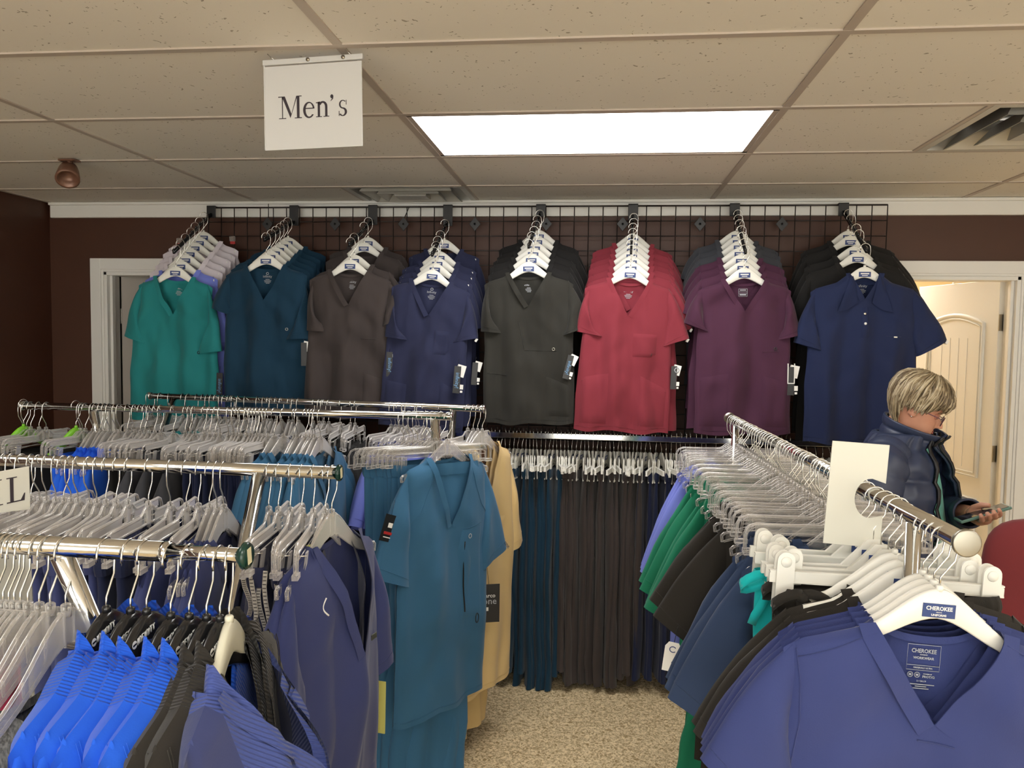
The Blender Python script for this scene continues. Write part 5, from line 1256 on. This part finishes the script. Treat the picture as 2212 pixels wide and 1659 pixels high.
for s_ in (-1, 1):
    b = MB(); b.tube([(s_*.22, .25, 1.0), (s_*.235, .25, .45), (s_*.24, .28, 0.0)], .013, 10); b.build('leg', M_BLACKMET, ch)
    b = MB(); b.tube([(s_*.235, -.22, .42), (s_*.24, -.24, 0.0)], .013, 10); b.build('leg', M_BLACKMET, ch)
# ============================================================ PERSON reading a phone by the right door
BX, BY, BROT = 1.105, 2.97, R(-38)
_f = Vector((math.cos(BROT), math.sin(BROT), 0)); _l = Vector((-math.sin(BROT), math.cos(BROT), 0))
def W(f, l, u): return Vector((BX, BY, 0))+_f*f+_l*l+Vector((0, 0, u))
M_SKIN, t, bb = nmat('skin'); bb.inputs['Base Color'].default_value = srgb(196, 142, 118); bb.inputs['Roughness'].default_value = .5; bb.inputs['Subsurface Weight'].default_value = .08; bb.inputs['Subsurface Radius'].default_value = (.01, .004, .002)
N = t.nodes; L = t.links; tc = N.new('ShaderNodeTexCoord'); n1 = N.new('ShaderNodeTexNoise'); n1.inputs['Scale'].default_value = 22; n1.inputs['Detail'].default_value = 4; L.new(tc.outputs['Object'], n1.inputs['Vector'])
mx = N.new('ShaderNodeMix'); mx.data_type = 'RGBA'; mx.inputs[6].default_value = srgb(182, 122, 100); mx.inputs[7].default_value = srgb(208, 158, 132); L.new(n1.outputs['Fac'], mx.inputs[0]); L.new(mx.outputs[2], bb.inputs['Base Color'])
HC = Vector((1.124, 2.93, 1.470)); HY_, HP = R(-20), R(26)
Mh = Matrix.Translation(HC) @ Matrix.Rotation(HY_, 4, 'Z') @ Matrix.Rotation(HP, 4, 'Y') @ Matrix.Scale(.95, 4)
HPROF = [(-.118, .050, .000, .012), (-.112, .072, .005, .030), (-.100, .086, .018, .042), (-.085, .088, .030, .050), (-.072, .083, .045, .057), (-.062, .089, .055, .061), (-.052, .088, .062, .064), (-.040, .084, .072, .067), (-.025, .083, .082, .070), (-.008, .080, .092, .072), (.004, .077, .096, .073), (.018, .084, .100, .074), (.035, .088, .102, .075), (.055, .086, .103, .075), (.075, .076, .097, .069), (.092, .058, .082, .057), (.105, .036, .058, .038), (.113, .012, .028, .014)]
def hp(u):
    for i in range(len(HPROF)-1):
        a, b_ = HPROF[i], HPROF[i+1]
        if u <= b_[0]: t_ = (u-a[0])/(b_[0]-a[0]); return [a[k]*(1-t_)+b_[k]*t_ for k in (1, 2, 3)]
    return list(HPROF[-1][1:])
def headpt(th, u, off=0, face=True):
    fr, bk, w_ = hp(u); c, s_ = math.cos(th), math.sin(th)
    rx_ = (fr if c > 0 else bk)+off; p = 1.0
    x = rx_*math.copysign(abs(c)**.9, c); y = (w_+off)*math.copysign(abs(s_)**.92, s_)
    if face and c > 0:
        g_ = math.exp(-(y/.0105)**2); nl = 0
        if -.042 < u < .018: nl = .030*sstep(.018, -.030, u) if u > -.030 else .030*sstep(-.044, -.030, u)
        x += nl*g_*(1 if u < -.01 else .8)
        x -= .010*math.exp(-((abs(y)-.031)/.014)**2)*math.exp(-((u-.003)/.013)**2)     # eye sockets
        x += .006*math.exp(-((abs(y)-.040)/.016)**2)*math.exp(-((u+.028)/.020)**2)     # cheeks
        x -= .004*math.exp(-((u+.0565)/.003)**2)*math.exp(-(y/.025)**2)                # mouth line
    return Vector((x, y, u))
pr_ = thing('person', 'person with short grey-blond hair in a navy quilted jacket looking down at a phone', 'person', (BX, BY, 0))
O_ = Vector((BX, BY, 0)); Mo = Matrix.Translation(-O_)
b = MB()
V = [Mo @ (Mh @ headpt(2*math.pi*i/64, -.118+.231*j/56)) for j in range(57) for i in range(64)]
Fc = [(j*64+i, j*64+(i+1) % 64, (j+1)*64+(i+1) % 64, (j+1)*64+i) for j in range(56) for i in range(64)]+[tuple(reversed(range(64))), tuple(56*64+i for i in range(64))]
b.add(V, Fc)
def wt(P, r, n=14): b.tube([p-O_ for p in P], r, n)
wt([W(-.01, 0, 1.26), W(.015, 0, 1.36), Mh @ Vector((-.018, 0, -.06)), Mh @ Vector((-.01, 0, 0))], [.075, .054, .050, .05], 20)
wt([W(-.02, 0, .90), W(-.02, 0, 1.05), W(-.03, 0, 1.20), W(-.02, 0, 1.30)], [.10, .10, .10, .08], 20)
for s_ in (-1, 1):
    wt([W(0, s_*.09, .95), W(.01, s_*.10, .50), W(-.01, s_*.11, .09)], [.095, .06, .045], 14); wt([W(-.05, s_*.11, .045), W(.05, s_*.12, .045), W(.17, s_*.13, .03)], [.038, .042, .026], 12)
# ears
for s_ in (-1, 1):
    P = []
    for k in range(11):
        a = R(-50+k*28); P.append(Mh @ Vector((-.006-.013*math.cos(a)-.002, s_*(.074+.004*math.sin(a)), -.010+.027*math.sin(a)*1.0)))
    wt(P, [.004]*4+[.005]*7, 8); wt([Mh @ Vector((-.006, s_*.070, .004)), Mh @ Vector((-.008, s_*.074, -.012)), Mh @ Vector((-.002, s_*.073, -.034))], [.009, .008, .006], 10)
# phone geometry
PC = atY(2122, 1109, 2.77); pa = Vector((.93, -.10, .37)).normalized(); pw = Vector((.10, .99, -.06)); pw = (pw-pa*pw.dot(pa)).normalized(); pn = pa.cross(pw).normalized()
if pn.z < 0: pn = -pn
def PH(a, w_, n_): return PC+pa*a+pw*w_+pn*n_
# left arm and hand: palm under the phone, four fingers round the near edge, thumb over the top
wr = PH(-.012, .075, -.012)
wt([W(0, .18, 1.28), W(.05, .26, 1.07), wr], [.05, .042, .027], 14)
wt([wr, PH(.000, .045, -.022), PH(.010, .010, -.022)], [.027, .030, .022], 14)
wt([PH(.026, .045, -.020), PH(.038, .005, -.020)], [.018, .015], 12); wt([PH(-.018, .040, -.020), PH(-.016, .005, -.020)], [.018, .015], 12)
for k, (a0, le, r0) in enumerate(((-.026, .9, .0085), (-.006, 1.0, .009), (.014, .97, .0088), (.033, .82, .0078))):
    wt([PH(a0*.8+.008, .008, -.020), PH(a0+.006, -.022*le, -.018), PH(a0+.008, -.043*le, -.012), PH(a0+.009, -.050*le, .002), PH(a0+.009, -.044*le, .011)], [r0*1.15, r0*1.05, r0, r0*.92, r0*.7], 10)
wt([PH(-.020, .062, -.004), PH(-.006, .052, .012), PH(.014, .030, .020), PH(.034, .010, .015)], [.016, .013, .0105, .008], 12)
# right arm down to a relaxed hand
rw_ = W(.06, -.30, .83)
wt([W(0, -.18, 1.28), W(-.02, -.25, 1.05), rw_], [.05, .042, .027], 14); wt([rw_, W(.075, -.30, .77)], [.028, .024], 12)
for k in range(4): wt([W(.055+.014*k, -.30, .765), W(.065+.014*k, -.297, .725), W(.072+.014*k, -.285, .690+.004*abs(k-1))], [.0095, .0088, .0072], 8)
wt([W(.085, -.295, .80), W(.112, -.28, .765), W(.118, -.27, .735)], [.013, .0105, .008], 8)
body = b.build('body', M_SKIN, pr_, recalc=True)
rm = body.modifiers.new('one_surface', 'REMESH'); rm.mode = 'VOXEL'; rm.voxel_size = .0032; rm.use_smooth_shade = True
sm = body.modifiers.new('sm', 'SMOOTH'); sm.factor = .5; sm.iterations = 2
def lp(o): o.location = (0, 0, 0); return o
def hmesh(name, mat, mb, par=None): return mb.build(name, mat, par or pr_)
# eyes, brows, lips, earring
for s_ in (-1, 1):
    e = MB(); c = Mh @ Vector((.066, s_*.031, .000)); e.lathe([(.011*math.sin(math.pi*k/10), .011*math.cos(math.pi*k/10)) for k in range(11)], 14, M=Matrix.Translation(c-O_)); hmesh('eye', plain('eye_lid', srgb(176, 118, 98), .5), e)
    e = MB(); e.tube([Mo @ (Mh @ Vector((.0775-.004*abs(k-2)*.5, s_*(.031+.007*(k-2)*.8), -.0035))) for k in range(5)], .0012, 5); hmesh('eyelash', M_TXTDARK, e)
    e = MB(); e.tube([Mo @ (Mh @ (headpt(math.atan2(s_*(.018+.007*k), .08)*1.15, .018+.002*math.sin(k)) + Vector((.002, 0, 0)))) for k in range(5)], .0022, 5); hmesh('eyebrow', plain('brow', srgb(140, 116, 90), .8), e)
e = MB()
for dz, r_ in ((-.0535, .0028), (-.0600, .0034)): e.tube([Mo @ (Mh @ (headpt(R(a), dz)+Vector((.0006, 0, 0)))) for a in range(-16, 17, 4)], [r_*(1-abs(a)/20) + .0006 for a in range(-16, 17, 4)], 6)
hmesh('lips', plain('lip', srgb(170, 96, 86), .5), e)
e = MB(); e.lathe([(.0005, -.003), (.003, 0), (.0005, .003)], 10, M=Matrix.Translation(Mo @ (Mh @ Vector((-.004, -.079, -.034))))); hmesh('earring', M_HOOK, e)
# hair: layered cap plus many combed locks
M_HAIR, t, bb = nmat('hair'); bb.inputs['Roughness'].default_value = .45; bb.inputs['Specular IOR Level'].default_value = .4
N = t.nodes; L = t.links; tc = N.new('ShaderNodeTexCoord'); n1 = N.new('ShaderNodeTexNoise'); n1.inputs['Scale'].default_value = 45; n1.inputs['Detail'].default_value = 3
L.new(tc.outputs['Object'], n1.inputs['Vector']); cr = N.new('ShaderNodeValToRGB'); cr.color_ramp.elements[0].position = .35; cr.color_ramp.elements[0].color = srgb(120, 104, 78); cr.color_ramp.elements[1].position = .68; cr.color_ramp.elements[1].color = srgb(196, 182, 150)
L.new(n1.outputs['Fac'], cr.inputs[0]); L.new(cr.outputs[0], bb.inputs['Base Color'])
def hairlow(th):   # lowest hair height for an azimuth around the head (0 = face)
    a = abs(math.degrees(math.atan2(math.sin(th), math.cos(th))))
    if a < 55: return .030+.006*math.sin(a*.3)
    if a < 80: return .030-.040*(a-55)/25
    if a < 112: return -.006+.006*math.sin(a)
    return -.010-.105*min(1, (a-112)/30)
def hairpt(th, t_, off, seed=0):
    lo = hairlow(th); u = .113-(.113-lo)*t_; pu = min(.112, u)
    vol = off+.009*math.sin(min(1, t_*1.25)*math.pi*.75)
    p = headpt(th, pu, vol, face=False); p.z = u+.022*(1-t_)**2+off*.6*(1-t_); return p
hb = MB(); hb.grid(lambda u, v: Mo @ (Mh @ (hairpt(2*math.pi*u, v, .006)*1.0 + Vector((.004*nz(u*30, v*4, 1), .004*nz(u*30, v*4, 5), .004*nz(u*24, v*3, 9))))), 90, 16, cu=True)
rh = random.Random(4)
for k in range(560):
    th = rh.uniform(-math.pi, math.pi); t0 = rh.uniform(0, .45); t1 = min(1.10, t0+rh.uniform(.45, .75)); sw_ = rh.uniform(-.25, .25)+(.25 if th > 0 else -.15)*.6; of = rh.uniform(.004, .010)
    if t1 < .8 and rh.random() < .5: t1 = 1.06
    P = []; n = 8
    for i in range(n):
        q = i/(n-1); t_ = t0+(t1-t0)*q; tt = th+sw_*q*.7; p = hairpt(tt, min(t_, 1.12), of+.004*math.sin(q*math.pi)-.003*q); p += Vector((nz(k*.3, q*2, 1), nz(k*.3, q*2, 4), nz(k*.3, q*2, 8)))*.007; P.append(Mo @ (Mh @ p))
    r0 = rh.uniform(.0022, .0042); hb.tube(P, [r0*.5]+[r0]*(n-3)+[r0*.7, r0*.15], 5, rh.choice((0, 0, 1, 1, 2)))
M_H2 = M_HAIR.copy(); M_H2.name = 'hair_light'; M_H3 = M_HAIR.copy(); M_H3.name = 'hair_dark'
for m_, a_, c_ in ((M_HAIR, (124, 108, 84), (158, 142, 113)), (M_H2, (166, 151, 123), (190, 176, 148)), (M_H3, (88, 74, 56), (116, 100, 76))):
    for nd in m_.node_tree.nodes:
        if nd.type == 'VALTORGB': nd.color_ramp.elements[0].color = srgb(*a_); nd.color_ramp.elements[1].color = srgb(*c_)
hb.build('hair', [M_HAIR, M_H2, M_H3], pr_)
# glasses
gl = MB()
for s_ in (-1, 1):
    cx, cz = s_*.034, -.006; P = [(.094+.004*abs(q[0]-cx)*0, q[0], q[1]) for q in arcpts(cx, cz, .024, .0175, 0, 360, 20)[:-1]]
    P = [(.097-.10*max(0, abs(y)-.034)**1.0*.6, y, z) for x, y, z in P]; gl.tube([Mo @ (Mh @ Vector(p)) for p in P], .0013, 6, closed=True)
    gl.tube([Mo @ (Mh @ Vector(p)) for p in ((.0935, s_*.058, .002), (.08, s_*.073, .003), (.03, s_*.080, .002), (-.005, s_*.079, .0), (-.016, s_*.077, -.018))], .0014, 6)
gl.tube([Mo @ (Mh @ Vector(p)) for p in ((.097, -.010, -.002), (.101, 0, .001), (.097, .010, -.002))], .0012, 6)
gf = hmesh('glasses', plain('glasses_frame', srgb(96, 66, 84), .3, .5), gl)
for s_ in (-1, 1):
    g2 = MB(); P = [Mo @ (Mh @ Vector((.097-.06*max(0, abs(y)-.034), y, z))) for y, z in arcpts(s_*.034, -.006, .023, .0168, 0, 360, 20)[:-1]]; g2.add(P, [tuple(range(20))], 0, False); g2.build('lens', clearmat('lens_glass', lo=.05, hi=.5) if s_ < 0 else bpy.data.materials['lens_glass'], gf)
# clothing
M_JKT = plain('quilted_nylon', srgb(46, 55, 80), .45, bump=(22, .6), var=.08); M_ZIPB = plain('zip_black', (.012, .012, .014, 1), .5); M_MINT = fabric('mint_shirt_cloth', srgb(96, 168, 156))
JP = [(.70, .150, .205, 0), (.80, .168, .222, 0), (.90, .165, .220, .0), (1.0, .160, .218, 0), (1.10, .158, .222, -.004), (1.20, .150, .228, -.012), (1.27, .136, .220, -.018), (1.32, .112, .185, -.016), (1.355, .090, .130, -.008), (1.38, .078, .094, .0)]
def jp(z):
    for i in range(len(JP)-1):
        a, c = JP[i], JP[i+1]
        if z <= c[0]: t_ = (z-a[0])/(c[0]-a[0]); return [a[k]*(1-t_)+c[k]*t_ for k in (1, 2, 3)]
    return list(JP[-1][1:])
def jacket(u, v, off=0):
    z = .70+.68*v; a, b_, sh = jp(z); g0 = R(18+24*(1-v)) if off == 0 else 0
    th = g0+(2*math.pi-2*g0)*u; puff = .022*abs(math.sin(math.pi*(z-.70+.012*nz(th*2, z*3, 8))/.105))**.6+.012*nz(math.cos(th)*4, math.sin(th)*4, z*14)+.006*nz(th*6, z*30, 2)
    if off: puff = 0
    c, s_ = math.cos(th), math.sin(th); r_ = 1
    return W(sh+(a+puff+off)*c, (b_+puff+off)*s_, z)-O_
jb = MB(); jb.grid(lambda u, v: jacket(u, v), 110, 90)
o = jb.build('jacket', M_JKT, pr_); so = o.modifiers.new('s', 'SOLIDIFY'); so.thickness = .010; so.offset = -1
cb_ = MB()
def coll(u, v):
    g0 = R(24); th = g0+(2*math.pi-2*g0)*u; z = 1.345-.018*math.cos(th)+.062*v-.020*math.cos(th)*v; a, b_ = .088+.012*v, .108+.004*v-.02*v*(1-v)
    p_ = .008*abs(math.sin(math.pi*v*1.8))**.6; return W(.004+.028*v+(a+p_)*math.cos(th), (b_+p_)*math.sin(th)*.86, z)-O_
cb_.grid(coll, 80, 20); o2 = cb_.build('collar', M_JKT, pr_); so = o2.modifiers.new('s', 'SOLIDIFY'); so.thickness = .012; so.offset = -1
def sleeve_(P, rs, name='sleeve', n=90):
    pts = []; rr2 = []; Q = [Vector(p) for p in P]
    for k in range(n+1):
        t_ = k/n*(len(Q)-1); i = min(int(t_), len(Q)-2); q = t_-i
        p0 = Q[max(i-1, 0)]; p1 = Q[i]; p2 = Q[i+1]; p3 = Q[min(i+2, len(Q)-1)]
        p = .5*((2*p1)+(-p0+p2)*q+(2*p0-5*p1+4*p2-p3)*q*q+(-p0+3*p1-3*p2+p3)*q**3); pts.append(p-O_)
        rr2.append((rs[i]*(1-q)+rs[i+1]*q)+.011*abs(math.sin(math.pi*k/n*7.5))**.6+.004*nz(k*.3, i, 3))
    s = MB(); s.tube(pts, rr2, 28, cap=False); q = s.build(name, M_JKT, pr_); m_ = q.modifiers.new('s', 'SOLIDIFY'); m_.thickness = .008; m_.offset = -1; return q
cuff = wr+(W(.05, .26, 1.07)-wr).normalized()*.030
sleeve_([W(-.01, .12, 1.315), W(.0, .20, 1.26), W(.04, .265, 1.10), W(.10, .24, 1.03) if 0 else W(.07, .25, 1.06), cuff], [.062, .076, .072, .068, .042])
sleeve_([W(-.01, -.12, 1.315), W(-.01, -.215, 1.25), W(-.025, -.262, 1.08), W(.015, -.29, .95), rw_+Vector((0, 0, .02))], [.062, .080, .076, .066, .046])
for s_ in (0, 1):
    z_ = MB(); P = [Vector(jacket(s_, v/30)) for v in range(31)]+[Vector(coll(s_, k/6)) for k in range(1, 7)]
    z_.ribbon([p+_f*.006 for p in P], _l, .020 if s_ == 1 else .014, .006); z_.build('zip_tape', M_ZIPB, pr_)
sb = MB(); sb.grid(lambda u, v: W(jp(.70+.68*v)[2]+(jp(.70+.68*v)[0]-.020)*math.cos(2*math.pi*u)+.004*nz(u*12, v*5, 2), (jp(.70+.68*v)[1]-.03)*math.sin(2*math.pi*u), .62+.76*v)-O_, 60, 40, cu=True); sb.build('shirt', M_MINT, pr_)
tb_ = MB(); tb_.tube([W(0, 0, .98)-O_, W(0, 0, .80)-O_], [.135, .15], 24)
for s_ in (-1, 1): tb_.tube([W(0, s_*.085, .88)-O_, W(.012, s_*.10, .50)-O_, W(-.008, s_*.11, .07)-O_], [.108, .082, .070], 18)
tb_.build('trousers', C_NAVY2, pr_)
for s_ in (-1, 1):
    q = MB(); q.tube([W(-.075, s_*.11, .045)-O_, W(-.05, s_*.11, .05)-O_, W(.06, s_*.12, .048)-O_, W(.16, s_*.13, .036)-O_, W(.195, s_*.13, .03)-O_], [.03, .046, .048, .034, .018], 14); q.build('shoe', M_BLACKMET, pr_)
# the phone is a thing of its own
ph = thing('phone', 'flat phone in a pale green case held by the person in the navy jacket', 'phone', PC)
Mp = Matrix((pa, pw, pn)).transposed()
q = MB(); q.box((0, 0, 0), (.162, .078, .0095), rot=Mp); q.build('case', plain('green_case', srgb(96, 130, 120), .5), ph, bevel=.003)
q = MB(); q.box(pn*.0052, (.150, .070, .0012), rot=Mp); q.build('screen', plain('phone_glass', (.02, .02, .025, 1), .08), ph)
q = MB(); q.box(-pw*.0395+pa*.02, (.022, .001, .004), rot=Mp); q.build('side_button', M_BLACKPL, ph)
bpy.context.view_layer.update()
